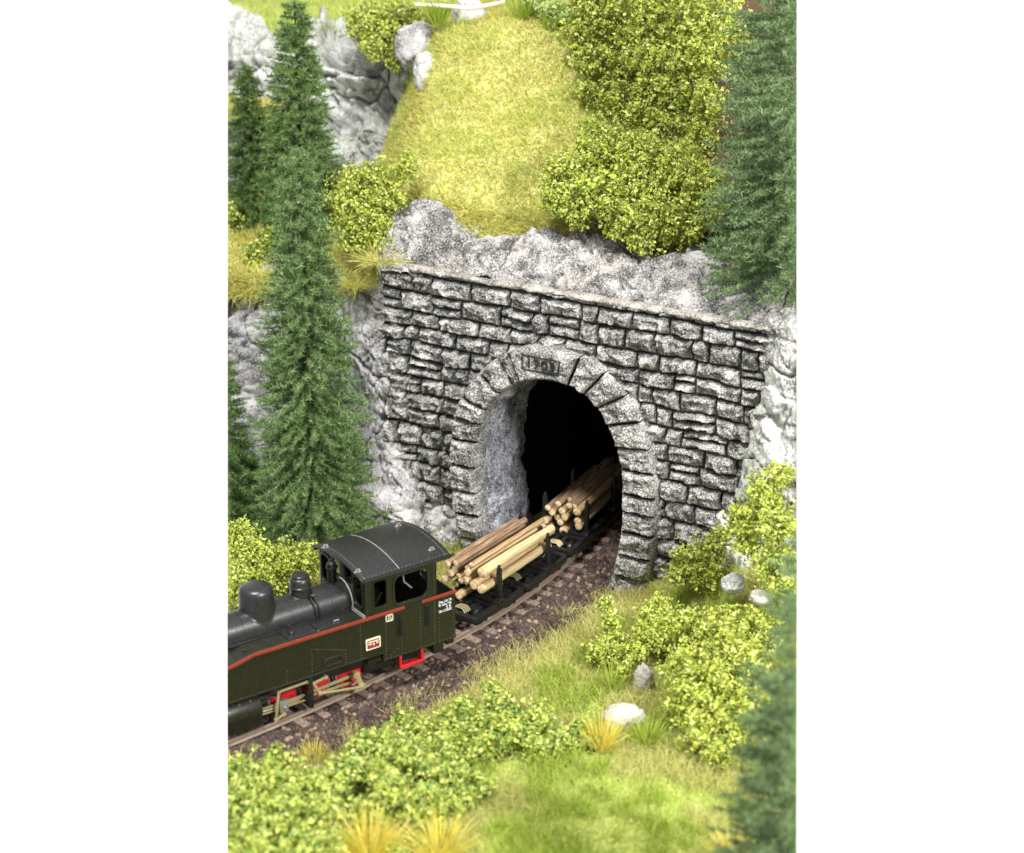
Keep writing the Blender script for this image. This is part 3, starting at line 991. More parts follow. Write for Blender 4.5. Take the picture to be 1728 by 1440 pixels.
# ==================================================================== TRACK
prof_r = [(-0.055, -0.125), (0.055, -0.125), (0.055, -0.105), (0.018, -0.085), (0.018, -0.045), (0.036, -0.03), (0.036, -0.004), (0.028, 0.0),
          (-0.028, 0.0), (-0.036, -0.004), (-0.036, -0.03), (-0.018, -0.045), (-0.018, -0.085), (-0.055, -0.105), (-0.055, -0.125)]
for side, lab in ((0.5, 'brown rail of the track nearest the camera, running into the tunnel'), (-0.5, 'brown rail on the far side of the track, mostly hidden by the train')):
    V = np.array([[track_at(t[0], side * GAUGE + o_, z_)[0][:] for o_, z_ in prof_r] for t in TR[::3]])
    v, f, _ = trim_np(V.reshape(-1, 3), grid_faces(V.shape[0], V.shape[1]))
    tag(np_mesh('rail', v, f, M['rail'], None, False), lab, 'rail', 'rails of the railway track')

mb = MB(); mb.box(-0.80, 0.80, -0.11, 0.11, -0.27, -0.128, 0.012)
# build at the origin without trimming, then copy
sl_me = bpy.data.meshes.new('sleeper'); mb.bm.to_mesh(sl_me); mb.bm.free(); sl_me.materials.append(M['sleeper'])
s_ = -8.0
while s_ < 9:
    p, b = track_at(s_, 0.0, 0.0)
    a, c = beyond(np.array([p[:]]))
    if max(a[0], c[0]) < -0.8:
        o = bpy.data.objects.new('sleeper', sl_me); COL.objects.link(o)
        o.location = (p[0], p[1], rng.uniform(0.012, 0.02)); o.rotation_euler = (0, 0, -b + rng.normal(0, 0.015))
        tag(o, 'brown wooden sleeper half sunk in the dark ballast', 'sleeper', 'sleepers under the rails')
    s_ += 0.56

# ballast stones
ico = bmesh.new(); bmesh.ops.create_icosphere(ico, subdivisions=1, radius=1.0)
ico_v = np.array([v_.co[:] for v_ in ico.verts]); ico_f = np.array([[q.index for q in f_.verts] for f_ in ico.faces]); ico.free()
NB = 7600
ss = rng.uniform(-8.6, 8.5, NB)
oo = np.where(rng.random(NB) < 0.62, rng.uniform(0.40, 2.25, NB), rng.uniform(-1.7, 0.42, NB))
bpts, br_ = [], []
for a, o_ in zip(ss, oo):
    if abs(abs(o_) - GAUGE / 2) < 0.075: continue
    if o_ > 1.75 and rng.random() < (o_ - 1.75) * 1.9: continue
    if abs(o_) < 0.86 and abs((a + 8.0 + 0.28) % 0.56 - 0.28) < 0.15 and rng.random() < 0.80: continue
    ao = abs(o_)
    zz = -0.195 if ao < 0.95 else -0.195 - 0.21 * min(1.1, (ao - 0.95) / (1.15 if o_ > 0 else 0.6))
    bpts.append(track_at(a, o_, zz + rng.uniform(-0.02, 0.035))[0][:])
    br_.append(rng.uniform(0.042, 0.088) * (1.2 if rng.random() < 0.15 else 1))
bpts = np.array(bpts); br_ = np.array(br_)
nb = len(bpts)
jit = ico_v[None] * rng.uniform(0.65, 1.25, (nb, 12, 1)) * rng.uniform(0.65, 1.2, (nb, 1, 3))
V = bpts[:, None] + jit * br_[:, None, None]
Fb = (ico_f[None] + (np.arange(nb) * 12)[:, None, None]).reshape(-1, 3)
v, f, _ = trim_np(V.reshape(-1, 3), Fb)
tag(np_mesh('ballast', v, f, M['ballast']), kind='stuff')

# ==================================================================== LOCOMOTIVE
BL = math.radians(54.7)
LF = -np.array([math.sin(BL), math.cos(BL), 0]); LS = np.array([math.cos(BL), -math.sin(BL), 0])
LO = at_z(600, 1157) - LS * 0.4
loco = thing('steam_locomotive', LO, 'black and dark green steam tank locomotive with a red lining along its tank', 'locomotive', None, math.atan2(LF[1], LF[0]))


def XZ(y):      # sheet plane x-z at given y
    return Matrix(((1, 0, 0, 0), (0, 0, -1, y), (0, 1, 0, 0), (0, 0, 0, 1)))


def YZ(x):      # sheet plane y-z at given x
    return Matrix(((0, 0, 1, x), (1, 0, 0, 0), (0, 1, 0, 0), (0, 0, 0, 1)))


def rivets(mb, pts, axis, r=0.014):
    """small domed rivet heads, axis = outward direction"""
    ax = Vector(axis).normalized(); u = ax.orthogonal().normalized(); w = ax.cross(u)
    for p in pts:
        p = Vector(p); c = mb._n()
        ring = [mb.bm.verts.new(p + (u * math.cos(k * 1.0472) + w * math.sin(k * 1.0472)) * r) for k in range(6)]
        top = mb.bm.verts.new(p + ax * r * 0.8)
        for k in range(6): mb.bm.faces.new((ring[k], ring[(k + 1) % 6], top))
        mb._done(c)


def line(a, b, step):
    a, b = Vector(a), Vector(b); n = max(1, int((b - a).length / step))
    return [a.lerp(b, i / n) for i in range(n + 1)]


YN, YF, YM = 0.90, -1.0, -0.05
# cab
mb = MB()
side_out = [(-0.02, 0.87), (-0.02, 2.76), (-1.80, 2.76), (-1.80, 0.68), (-0.43, 0.68), (-0.43, 0.87)]
holes = [rrect(-0.54, -0.22, 2.00, 2.63, 0.07), rrect(-1.57, -0.73, 1.93, 2.60, 0.17)]
mb.sheet(side_out, holes, 0.05, XZ(YN - 0.025), 0.008)
mb.sheet(side_out, holes, 0.05, XZ(YF + 0.025), 0.008)


def arc_z(y): return 2.76 + 0.17 * (1 - ((y - YM) / 1.0) ** 2)


def front_out(z0):
    return [(YF, z0), (YN, z0)] + [(y, arc_z(y) - 0.02) for y in np.linspace(YN, YF, 14)]


fh = [rrect(0.46, 0.80, 2.02, 2.68, 0.10), rrect(-0.90, -0.56, 2.02, 2.68, 0.10), rrect(0.06, 0.34, 2.40, 2.74, 0.05), rrect(-0.44, -0.16, 2.40, 2.74, 0.05)]
mb.sheet(front_out(1.60), fh, 0.05, YZ(-0.045), 0.006)
mb.sheet(front_out(0.70), [rrect(0.3, 0.72, 2.1, 2.66, 0.08), rrect(-0.82, -0.4, 2.1, 2.66, 0.08)], 0.05, YZ(-1.775), 0.006)
mb.box(-1.75, -0.08, YF + 0.06, YN - 0.06, 0.70, 0.76)
mb.mi = 1
yy = YN + 0.001
rivets(mb, line((-0.05, yy, 1.95), (-0.05, yy, 2.72), .062) + line((-1.74, yy, 0.74), (-1.74, yy, 1.75), .062) + line((-1.74, yy, 1.95), (-1.74, yy, 2.70), .07)
       + line((-0.50, yy, 0.74), (-0.50, yy, 1.74), .075) + line((-0.90, yy, 0.74), (-0.90, yy, 1.74), .075) + line((-1.38, yy, 0.74), (-1.38, yy, 1.76), .075)
       + line((-0.48, yy, 0.71), (-1.70, yy, 0.71), .07) + line((-0.50, yy, 0.74), (-0.9, yy, 0.9), .1), (0, 1, 0))
xx = -0.019
rivets(mb, line((xx, 0.42, 2.0), (xx, 0.42, 2.72), .06) + line((xx, 0.85, 1.9), (xx, 0.85, 2.72), .06) + line((xx, 0.42, 2.72), (xx, 0.85, 2.72), .06)
       + line((xx, -0.52, 2.0), (xx, -0.52, 2.72), .06) + line((xx, 0.46, 1.96), (xx, 0.84, 1.9), .06), (1, 0, 0))
cab = mb.build('cab', [M['loco'], M['rivet']], loco)


def part_frame(name, outer, inner, y, mat, thick=0.02):
    m_ = MB(); m_.sheet(outer, [inner], thick, XZ(y), 0.004); return m_.build(name, mat, loco)


wf = part_frame('window_frame', rrect(-0.565, -0.195, 1.975, 2.655, 0.09), rrect(-0.535, -0.225, 2.005, 2.625, 0.07), YN + 0.008, M['loco']); wf.parent = cab
wf = part_frame('window_frame', rrect(-1.60, -0.70, 1.90, 2.63, 0.19), rrect(-1.565, -0.735, 1.935, 2.595, 0.165), YN + 0.008, M['loco_top']); wf.parent = cab
for (a, b, c_, d_) in ((0.46, 0.80, 2.02, 2.68), (-0.90, -0.56, 2.02, 2.68)):
    mb = MB(); mb.sheet(rrect(a - 0.03, b + 0.03, c_ - 0.03, d_ + 0.03, 0.11), [rrect(a, b, c_, d_, 0.10)], 0.03, YZ(-0.008), 0.004)
    wf = mb.build('window_frame', M['loco_top'], loco); wf.parent = cab
mb = MB(); mb.box(-0.53, -0.23, YN - 0.035, YN - 0.029, 2.01, 2.62)
o = mb.build('window_pane', M['glass'], loco); o.parent = cab
# white edging where the tank top meets the cab front
mb = MB(); mb.box(-0.015, 0.010, 0.33, 0.90, 1.825, 1.850); mb.box(-0.015, 0.004, 0.36, 0.90, 1.875, 1.895)
mb.box(-0.015, 0.010, -1.0, -0.45, 1.825, 1.850)
mb.tube([(0.0, YM + 0.47 * math.cos(a), 1.93 + 0.47 * math.sin(a)) for a in np.linspace(-0.05, math.pi + 0.05, 24)], 0.016, 6)
o = mb.build('edging', M['edge'], loco); o.parent = cab
# cab interior
mb = MB(); mb.box(-0.42, -0.09, -0.45, 0.25, 0.78, 2.2, 0.06); mb.box(-1.72, -1.60, -0.9, 0.8, 0.78, 1.7, 0.03)
mb.lathe([(0.26, 0), (0.26, 0.05), (0.2, 0.07)], Matrix.Translation((-0.42, -0.05, 1.5)) @ Matrix.Rotation(-math.pi / 2, 4, 'Y'), 24)
o = mb.build('boiler_backhead', M['black'], loco); o.parent = cab
for (y, z, r) in ((0.20, 2.02, 0.055), (0.02, 2.10, 0.065), (-0.2, 2.12, 0.065)):
    mb = MB(); mb.lathe([(r, 0), (r, 0.03), (0, 0.03)], Matrix.Translation((-0.415, y, z)) @ Matrix.Rotation(-math.pi / 2, 4, 'Y'), 16)
    o = mb.build('gauge', M['brass'], loco); o.parent = cab
mb = MB(); mb.tube([(-0.5, 0.35, 1.7), (-0.62, 0.45, 1.95), (-0.66, 0.5, 2.1)], 0.02, 6)
o = mb.build('regulator_lever', M['steel'], loco); o.parent = cab
mb = MB(); mb.tube([(-1.25, 0.4, 2.6), (-1.27, 0.42, 2.15), (-1.42, 0.5, 1.98)], 0.022, 6)
o = mb.build('brake_handle', M['steel'], loco); o.parent = cab
# roof
mb = MB()
ya = np.linspace(YM - 1.04, YM + 1.04, 26)
zc = lambda y: 2.79 + 0.185 * (1 - ((y - YM) / 1.04) ** 2)
outl = [(y, zc(y)) for y in ya] + [(y, zc(y) - 0.035) for y in ya[::-1]]
mb.sheet(outl, [], 2.22, YZ(-0.99), 0.004)
mb.mi = 1
for x in (0.02, -2.0):
    rivets(mb, [(x, y, zc(y)) for y in np.linspace(YM - 1.0, YM + 1.0, 34)], (0, 0, 1), 0.013)
rivets(mb, [(random.uniform(-0.3, -1.7), y, zc(y)) for y in np.linspace(-0.5, 0.8, 16)], (0, 0, 1), 0.009)
rivets(mb, [(x, YM + 1.0, zc(YM + 1.0)) for x in np.linspace(0.1, -2.05, 24)], (0, 0.4, 1), 0.011)
roof = mb.build('roof', [M['loco_top'], M['edge']], loco, 50)
mb = MB()
mb.tube([(-0.83, y, zc(y) - 0.001) for y in np.linspace(YM - 0.98, YM + 1.02, 24)], 0.011, 6)
o = mb.build('roof_seam', M['edge'], loco); o.parent = roof
for x, y in ((0.04, -0.62), (0.04, 0.72), (-1.80, -0.62), (-1.80, 0.72)):
    mb = MB(); z = zc(y)
    mb.tube([(x - 0.05, y, z), (x - 0.05, y, z + 0.05), (x + 0.02, y, z + 0.06), (x + 0.05, y, z)], 0.016, 6); mb.box(x - 0.08, x + 0.08, y - 0.03, y + 0.03, z - 0.01, z + 0.012)
    o = mb.build('lifting_eye', M['steel'], loco); o.parent = roof
mb = MB(); mb.box(-2.14, 0.09, YN + 0.0, YN + 0.10, 2.685, 2.785, 0.035); mb.box(-2.14, 0.09, YF - 0.10, YF, 2.685, 2.785, 0.035)
mb.tube([(-2.14, YN + 0.06, 2.74), (-2.22, YN + 0.06, 2.74)], 0.035, 8)
mb.build('gutter', M['loco_top'], loco)
# bunker
mb = MB()
mb.sheet([(-1.80, 0.68), (-1.80, 1.80), (-2.27, 1.80), (-2.27, 0.68)], [], YN - YF - 0.002, XZ((YN + YF) / 2), 0.012)
mb.mi = 1
rivets(mb, line((-2.22, yy, 0.74), (-2.22, yy, 1.38), .08) + line((-1.86, yy, 0.74), (-1.86, yy, 1.38), .08) + line((-1.86, yy, .72), (-2.22, yy, .72), .08), (0, 1, 0))
bunk = mb.build('coal_bunker', [M['loco'], M['rivet']], loco)
mb = MB(); mb.box(-2.25, -1.83, YF + 0.04, YN - 0.04, 1.795, 1.812)
o = mb.build('bunker_top', M['loco_top'], loco); o.parent = bunk
mb = MB()
RX = Matrix(((-1, 0, 0, 0), (0, 0, 1, 0), (0, 1, 0, 0), (0, 0, 0, 1)))   # text plane on the near side
def side_m(x, z, h=0.004, sx=0.72): return Matrix.Translation((x, YN + h, z)) @ RX @ Matrix.Diagonal((sx, 1, 1, 1))
for i, (t, xs) in enumerate((('Gew. Lok', -1.845), ('19t', -2.10), ('Br. Gew. P', -1.845), ('6t', -2.12), ('G  6t', -2.035), ('Unt. 21.05.83', -1.845))):
    mb.text(t, 0.083, 0.003, side_m(xs, (1.66, 1.66, 1.585, 1.585, 1.51, 1.435)[i]), 'LEFT')
o = mb.build('lettering', M['white'], loco, 0); o.parent = bunk
# side tanks
for y0, y1 in ((0.33, YN), (YF, -0.43)):
    mb = MB()
    mb.sheet([(-0.02, 0.875), (4.2, 0.875), (4.2, 1.46), (2.62, 1.80), (-0.02, 1.80)], [], (y1 - y0) - 0.004, XZ((y0 + y1) / 2), 0.014)
    if y1 == YN:
        mb.mi = 1
        rivets(mb, line((0.12, yy, 0.93), (0.12, yy, 1.72), .07) + line((1.30, yy, 1.0), (1.30, yy, 1.45), .07) + line((0.5, yy, 1.25), (1.3, yy, 1.52), .07)
               + line((0.50, yy, 0.95), (0.5, yy, 1.24), .06) + line((0.0, yy, 0.905), (3.4, yy, 0.905), .062) + line((1.9, yy, 0.95), (1.9, yy, 1.2), .07), (0, 1, 0))
        rivets(mb, line((0.1, 0.80, 1.80), (2.6, 0.80, 1.80), 0.09), (0, 0, 1), 0.008)
    tank = mb.build('side_tank', [M['loco'], M['rivet']], loco)
    mb = MB()
    mb.sheet([(0.0, 1.800), (2.62, 1.800), (4.2, 1.460), (4.2, 1.470), (2.62, 1.812), (0.0, 1.812)], [], (y1 - y0) - 0.06, XZ((y0 + y1) / 2))
    o = mb.build('tank_top', M['loco_top'], loco); o.parent = tank
    if y1 == YN:
        mb = MB()
        mb.sheet([(0.42, 1.80), (0.42, 1.828), (1.75, 1.828), (1.75, 1.80)], [], 0.4, XZ(0.58), 0.006)
        o = mb.build('tank_panel', M['loco_top'], loco); o.parent = tank
        mb = MB(); mb.box(1.055, 1.075, 0.40, 0.80, 1.826, 1.834)
        o = mb.build('panel_seam', M['edge'], loco); o.parent = tank
        mb = MB(); mb.lathe([(0.10, 1.82), (0.10, 1.85), (0.075, 1.855), (0.075, 1.90), (0.06, 1.92), (0.02, 1.92), (0.015, 1.95), (0, 1.95)], Matrix.Translation((1.60, 0.60, 0)), 20)
        o = mb.build('filler_cap', M['loco_top'], loco); o.parent = tank
        mb = MB(); mb.tube([(0.62, 0.66, 1.83), (0.62, 0.66, 1.87), (0.50, 0.66, 1.87), (0.50, 0.66, 1.83)], 0.014, 6)
        o = mb.build('handle', M['steel'], loco); o.parent = tank
        mb = MB(); mb.lathe([(0.035, 1.76), (0.035, 1.85), (0.02, 1.86), (0, 1.86)], Matrix.Translation((2.70, 0.63, 0)), 8)
        o = mb.build('bolt_head', M['loco_top'], loco); o.parent = tank
        mb = MB(); mb.sheet(rrect(0.57, 1.03, 1.00, 1.19, 0.094), [rrect(0.60, 1.00, 1.03, 1.16, 0.064)], 0.03, XZ(YN + 0.010), 0.006)
        o = mb.build('hatch_rim', M['loco_top'], loco); o.parent = tank
# red lining
mb = MB()
mb.sheet([(-0.97, 1.785), (-0.97, 1.845), (2.62, 1.845), (4.2, 1.505), (4.2, 1.445), (2.62, 1.785)], [], 0.03, XZ(YN + 0.006), 0.005)
mb.sheet([(-1.42, 1.785), (-1.42, 1.845), (-2.28, 1.845), (-2.28, 1.785)], [], 0.03, XZ(YN + 0.006), 0.005)
mb.build('red_lining', M['red'], loco)
# recessed-look door grips
for x, z0, z1 in ((-0.84, 1.17, 1.73), (-1.54, 1.19, 1.71)):
    mb = MB(); mb.sheet(rrect(x - 0.055, x + 0.055, z0, z1, 0.05), [rrect(x - 0.03, x + 0.03, z0 + 0.025, z1 - 0.025, 0.028)], 0.03, XZ(YN + 0.008), 0.006)
    mb.tube([(x, YN + 0.012, z0 + 0.03), (x, YN + 0.03, z0 + 0.10), (x, YN + 0.03, z1 - 0.10), (x, YN + 0.012, z1 - 0.03)], 0.014, 6)
    mb.build('door_grip', M['black'], loco)
mb = MB(); mb.sheet([(-0.91, 0.72), (-1.425, 0.72), (-1.425, 1.775), (-0.91, 1.775)], [[(-0.917, 0.727), (-1.418, 0.727), (-1.418, 1.768), (-0.917, 1.768)]], 0.008, XZ(YN + 0.003))
mb.build('door', M['black'], loco)
# plates
mb = MB(); mb.sheet(rrect(-0.715 + 0.03, -0.535 + 0.03, 1.60, 1.76, 0.035), [rrect(-0.67, -0.52, 1.615, 1.745, 0.03)], 0.012, XZ(YN + 0.006))
pl = mb.build('number_plate', M['cream'], loco)
mb = MB(); mb.text('15', 0.15, 0.003, side_m(-0.595, 1.68, 0.006))
o = mb.build('lettering', M['cream'], loco, 0); o.parent = pl
mb = MB(); mb.sheet(rrect(-0.35, 0.0, 1.075, 1.325, 0.012), [], 0.02, XZ(YN + 0.009), 0.003)
pl = mb.build('builder_plate', M['cream'], loco)
mb = MB(); mb.box(-0.325, -0.025, YN + 0.0185, YN + 0.0215, 1.10, 1.30)
o = mb.build('plate_field', M['red'], loco); o.parent = pl
mb = MB()
for x0, x1, z in ((-0.30, -0.05, 1.255), (-0.13, -0.05, 1.205), (-0.20, -0.165, 1.20), (-0.30, -0.24, 1.205), (-0.19, -0.17, 1.175)):
    mb.box(x0, x1, YN + 0.021, YN + 0.024, z - 0.012, z + 0.012)
o = mb.build('raised_lettering', M['cream'], loco); o.parent = pl
# boiler
def bz(y): return 1.93 + math.sqrt(max(0.0, 0.41 ** 2 - min(abs(y), 0.40) ** 2))
RYX = Matrix.Rotation(math.pi / 2, 4, 'Y')
mb = MB()
prof = [(0.41, -0.02)]
for b in (0.42, 1.36, 2.50, 3.2): prof += [(0.41, b - 0.022), (0.419, b - 0.02), (0.419, b + 0.02), (0.41, b + 0.022)]
prof += [(0.41, 4.2)]
mb.lathe(prof, Matrix.Translation((0, YM, 1.93)) @ RYX, 64)
boil = mb.build('boiler', M['loco_top'], loco, 30)
mb = MB()
for y, z, r in ((0.345, 1.845, 0.030), (0.385, 1.915, 0.022)):
    mb.tube([(-0.0, YM + y + 0.0, z), (4.2, YM + y, z)], r, 8)
mb.box(0, 4.2, YM + 0.36, YM + 0.42, 1.80, 1.86, 0.01)
for x in (0.2, 0.9, 1.5, 2.2, 2.9): mb.box(x, x + 0.05, YM + 0.34, YM + 0.43, 1.81, 1.94, 0.008)
o = mb.build('side_pipe', M['loco_top'], loco); o.parent = boil


def dome(name, x, r, prof, flange):
    m_ = MB(); n = 48; c = m_._n(); rings = []
    for rad, dz in ((r * 1.06, -0.01), (r * 1.055, 0.010), (r * 1.012, 0.014), (r * 1.003, 0.03)):
        rings.append([(rad * math.cos(k * 2 * math.pi / n), rad * math.sin(k * 2 * math.pi / n), bz(rad * math.sin(k * 2 * math.pi / n)) + dz) for k in range(n)])
    for rad, z in prof:
        rings.append([(rad * math.cos(k * 2 * math.pi / n), rad * math.sin(k * 2 * math.pi / n), z) for k in range(n)])
    V = [[m_.bm.verts.new((x + p[0], YM + p[1], p[2])) for p in rg] for rg in rings]
    for a, b in zip(V, V[1:]):
        for k in range(n): m_.bm.faces.new((a[k], a[(k + 1) % n], b[(k + 1) % n], b[k]))
    m_.bm.faces.new(V[-1])
    m_._done(c)
    return m_.build(name, M['loco_top'], loco, 35)


dome('steam_dome', 2.02, 0.375, [(0.366, 2.62), (0.360, 2.70), (0.340, 2.76), (0.300, 2.80), (0.24, 2.822), (0.12, 2.832), (0.02, 2.835)], 0.425)
sd = dome('sand_dome', 0.99, 0.226, [(0.224, 2.49), (0.238, 2.50), (0.238, 2.53), (0.224, 2.54), (0.220, 2.63), (0.205, 2.69), (0.18, 2.715), (0.165, 2.72), (0.165, 2.735), (0.175, 2.74), (0.175, 2.765), (0.16, 2.78), (0.02, 2.785)], 0.27)
mb = MB()
mb.lathe([(0, -0.07), (0.085, -0.02), (0.085, 0.02), (0, 0.07)], Matrix.Translation((0.86, YM + 0.25, 2.34)) @ Matrix.Rotation(0.6, 4, 'X'), 6)
for dx in (-0.045, 0.045):
    mb.tube([(0.86 + dx, YM + 0.26, 2.32), (0.84 + dx, YM + 0.36, 2.19), (0.83 + dx, YM + 0.425, 2.02), (0.83 + dx, YM + 0.435, 1.83)], 0.020, 8)
o = mb.build('sand_pipe', M['black'], loco); o.parent = sd
mb = MB()
pr = []
for i in range(9): pr += [(0.105, 2.30 + i * 0.035), (0.105, 2.318 + i * 0.035), (0.086, 2.320 + i * 0.035), (0.086, 2.333 + i * 0.035)]
pr += [(0.115, 2.63), (0.115, 2.66), (0.07, 2.68), (0.07, 2.72), (0.10, 2.73), (0.10, 2.77), (0.05, 2.80), (0.05, 2.86), (0, 2.87)]
mb.lathe(pr, Matrix.Translation((0.16, -0.16, 0)), 20)
mb.tube([(0.20, -0.08, 2.75), (0.26, 0.0, 2.72), (0.26, 0.02, 2.45), (0.2, 0.0, 2.33)], 0.02, 6)
mb.tube([(0.12, -0.26, 2.75), (0.10, -0.30, 2.6), (0.12, -0.28, 2.3)], 0.02, 6)
for a in range(5): mb.box(0.13 + 0.1 * math.cos(a * 1.256), 0.19 + 0.1 * math.cos(a * 1.256), -0.19 + 0.1 * math.sin(a * 1.256), -0.13 + 0.1 * math.sin(a * 1.256), 2.66, 2.72, 0.01)
mb.build('air_pump', M['black'], loco)
# underframe
mb = MB()
mb.box(-2.10, 4.2, -0.34, 0.34, 0.40, 0.90, 0.02)
mb.box(-1.50, -0.10, -0.7, 0.62, 0.34, 0.74, 0.03)
mb.box(-1.99, -1.72, 0.36, 0.86, 0.42, 0.69, 0.015)
mb.box(-2.30, -2.10, -0.8, 0.8, 0.5, 0.72, 0.02)
mb.box(-0.12, 2.5, 0.53, 0.60, 0.52, 0.88, 0.02); mb.box(-0.12, 2.5, 0.30, 0.60, 0.74, 0.88, 0.02)  # added black boxes that put in the dark between tank and rods
mb.build('underframe', M['black'], loco)
for x in (0.16, 0.98, 1.78):
    mb = MB()
    mb.lathe([(0.10, 0.30), (0.34, 0.31), (0.34, 0.40), (0.30, 0.47), (0.27, 0.49), (0.24, 0.47), (0.10, 0.475), (0.10, 0.52), (0, 0.52)], Matrix.Translation((x, 0, 0.345)) @ Matrix.Rotation(-math.pi / 2, 4, 'X'), 32)
    mb.box(x - 0.25, x + 0.25, 0.46, 0.50, 0.30, 0.42, 0.02)
    w_ = mb.build('wheel', M['bright_red'], loco, 30)
    mb = MB()
    mb.lathe([(0.34, 0.32), (0.365, 0.33), (0.345, 0.34), (0.345, 0.43), (0.33, 0.44)], Matrix.Translation((x, 0, 0.345)) @ Matrix.Rotation(-math.pi / 2, 4, 'X'), 32)
    o = mb.build('tyre', M['steel'], loco, 30); o.parent = w_
# cylinder
mb = MB()
def cyl_out(): 
    return [(0.42, 0.16), (0.86, 0.16)] + [(0.60 + 0.33 * math.cos(a), 0.50 + 0.30 * math.sin(a)) for a in np.linspace(-0.6, 1.35, 12)] + [(0.62, 0.86), (0.42, 0.86)]
mb.sheet(cyl_out(), [], 1.7, YZ(3.36), 0.02)
for x in (2.72, 2.98, 3.24):
    for a in (0.95,):
        mb.lathe([(0.055, -0.02), (0.055, 0.03), (0.035, 0.035), (0.035, 0.02), (0.018, 0.02), (0.018, 0.04), (0, 0.04)],
                 Matrix.Translation((x, 0.60 + 0.335 * math.cos(a), 0.50 + 0.305 * math.sin(a))) @ Matrix.Rotation(a - math.pi / 2 , 4, 'X') , 16)
mb.lathe([(0.085, 0), (0.085, 0.012), (0.07, 0.012), (0.07, 0.004), (0, 0.004)], Matrix.Translation((2.83, 0.925, 0.45)) @ Matrix.Rotation(-math.pi / 2, 4, 'X'), 24)
mb.build('cylinder', M['loco'], loco, 35)
# motion
def bar(name, pts, w, h, mat=M['brass'], y=None):
    m_ = MB()
    for a, b in zip(pts, pts[1:]):
        a, b = Vector(a), Vector(b); d = b - a; L = d.length
        rot = d.to_track_quat('X', 'Z').to_matrix().to_4x4()
        m_.box(-0.02, L + 0.02, -w / 2, w / 2, -h / 2, h / 2, 0.008, Matrix.Translation(a) @ rot)
    for p in pts: m_.lathe([(h * 0.75, -w * 0.7), (h * 0.75, w * 0.7), (h * 0.3, w * 0.75), (h * 0.3, w * 1.1), (0, w * 1.1)], Matrix.Translation(p) @ Matrix.Rotation(-math.pi / 2, 4, 'X'), 14)
    return m_.build(name, mat, loco)


bar('combination_lever', [(2.09, 0.85, 0.74), (2.18, 0.85, 0.12), (1.96, 0.80, 0.15)], 0.035, 0.055)
bar('radius_rod', [(2.09, 0.84, 0.74), (1.40, 0.84, 0.76)], 0.035, 0.055)
bar('expansion_link', [(0.97, 0.85, 0.735), (1.27, 0.85, 0.68), (1.13, 0.86, 0.41)], 0.05, 0.06)
bar('eccentric_rod', [(1.13, 0.88, 0.41), (0.09, 0.86, 0.21)], 0.035, 0.05)
bar('return_crank', [(0.09, 0.84, 0.22), (0.20, 0.80, 0.52)], 0.05, 0.11)
bar('slide_bar', [(2.52, 0.72, 0.40), (1.36, 0.72, 0.40)], 0.05, 0.035)
bar('slide_bar', [(2.52, 0.72, 0.27), (1.36, 0.72, 0.27)], 0.05, 0.035)
bar('coupling_rod', [(1.78, 0.56, 0.22), (0.98, 0.56, 0.22), (0.16, 0.56, 0.22)], 0.04, 0.06)
bar('connecting_rod', [(1.95, 0.68, 0.33), (0.16, 0.62, 0.42)], 0.045, 0.075)
mb = MB(); mb.box(1.84, 2.05, 0.66, 0.80, 0.20, 0.47, 0.02); mb.tube([(2.05, 0.72, 0.335), (2.55, 0.72, 0.335)], 0.025, 8)
mb.lathe([(0.03, 0), (0.03, 0.03), (0, 0.035)], Matrix.Translation((1.92, 0.80, 0.30)) @ Matrix.Rotation(-math.pi / 2, 4, 'X'), 10)
mb.build('crosshead', M['steel'], loco)
mb = MB(); mb.box(1.30, 1.40, 0.58, 0.90, 0.14, 0.86, 0.012); mb.box(1.29, 1.41, 0.55, 0.905, 0.46, 0.56, 0.01)
mb.build('motion_bracket', M['black'], loco)
mb = MB(); mb.box(2.2, 2.56, 0.62, 0.78, 0.58, 0.72, 0.03); mb.tube([(2.1, 0.8, 0.64), (2.6, 0.72, 0.64)], 0.022, 8)
mb.build('valve_spindle', M['black'], loco)
# red step
mb = MB()
for x in (-0.88, -1.43): mb.box(x - 0.03, x + 0.03, 0.78, 0.86, 0.37, 0.70, 0.008)
mb.box(-1.46, -0.85, 0.70, 0.90, 0.345, 0.385, 0.008); mb.box(-1.46, -0.85, 0.87, 0.90, 0.345, 0.42, 0.006)
mb.build('step', M['bright_red'], loco)

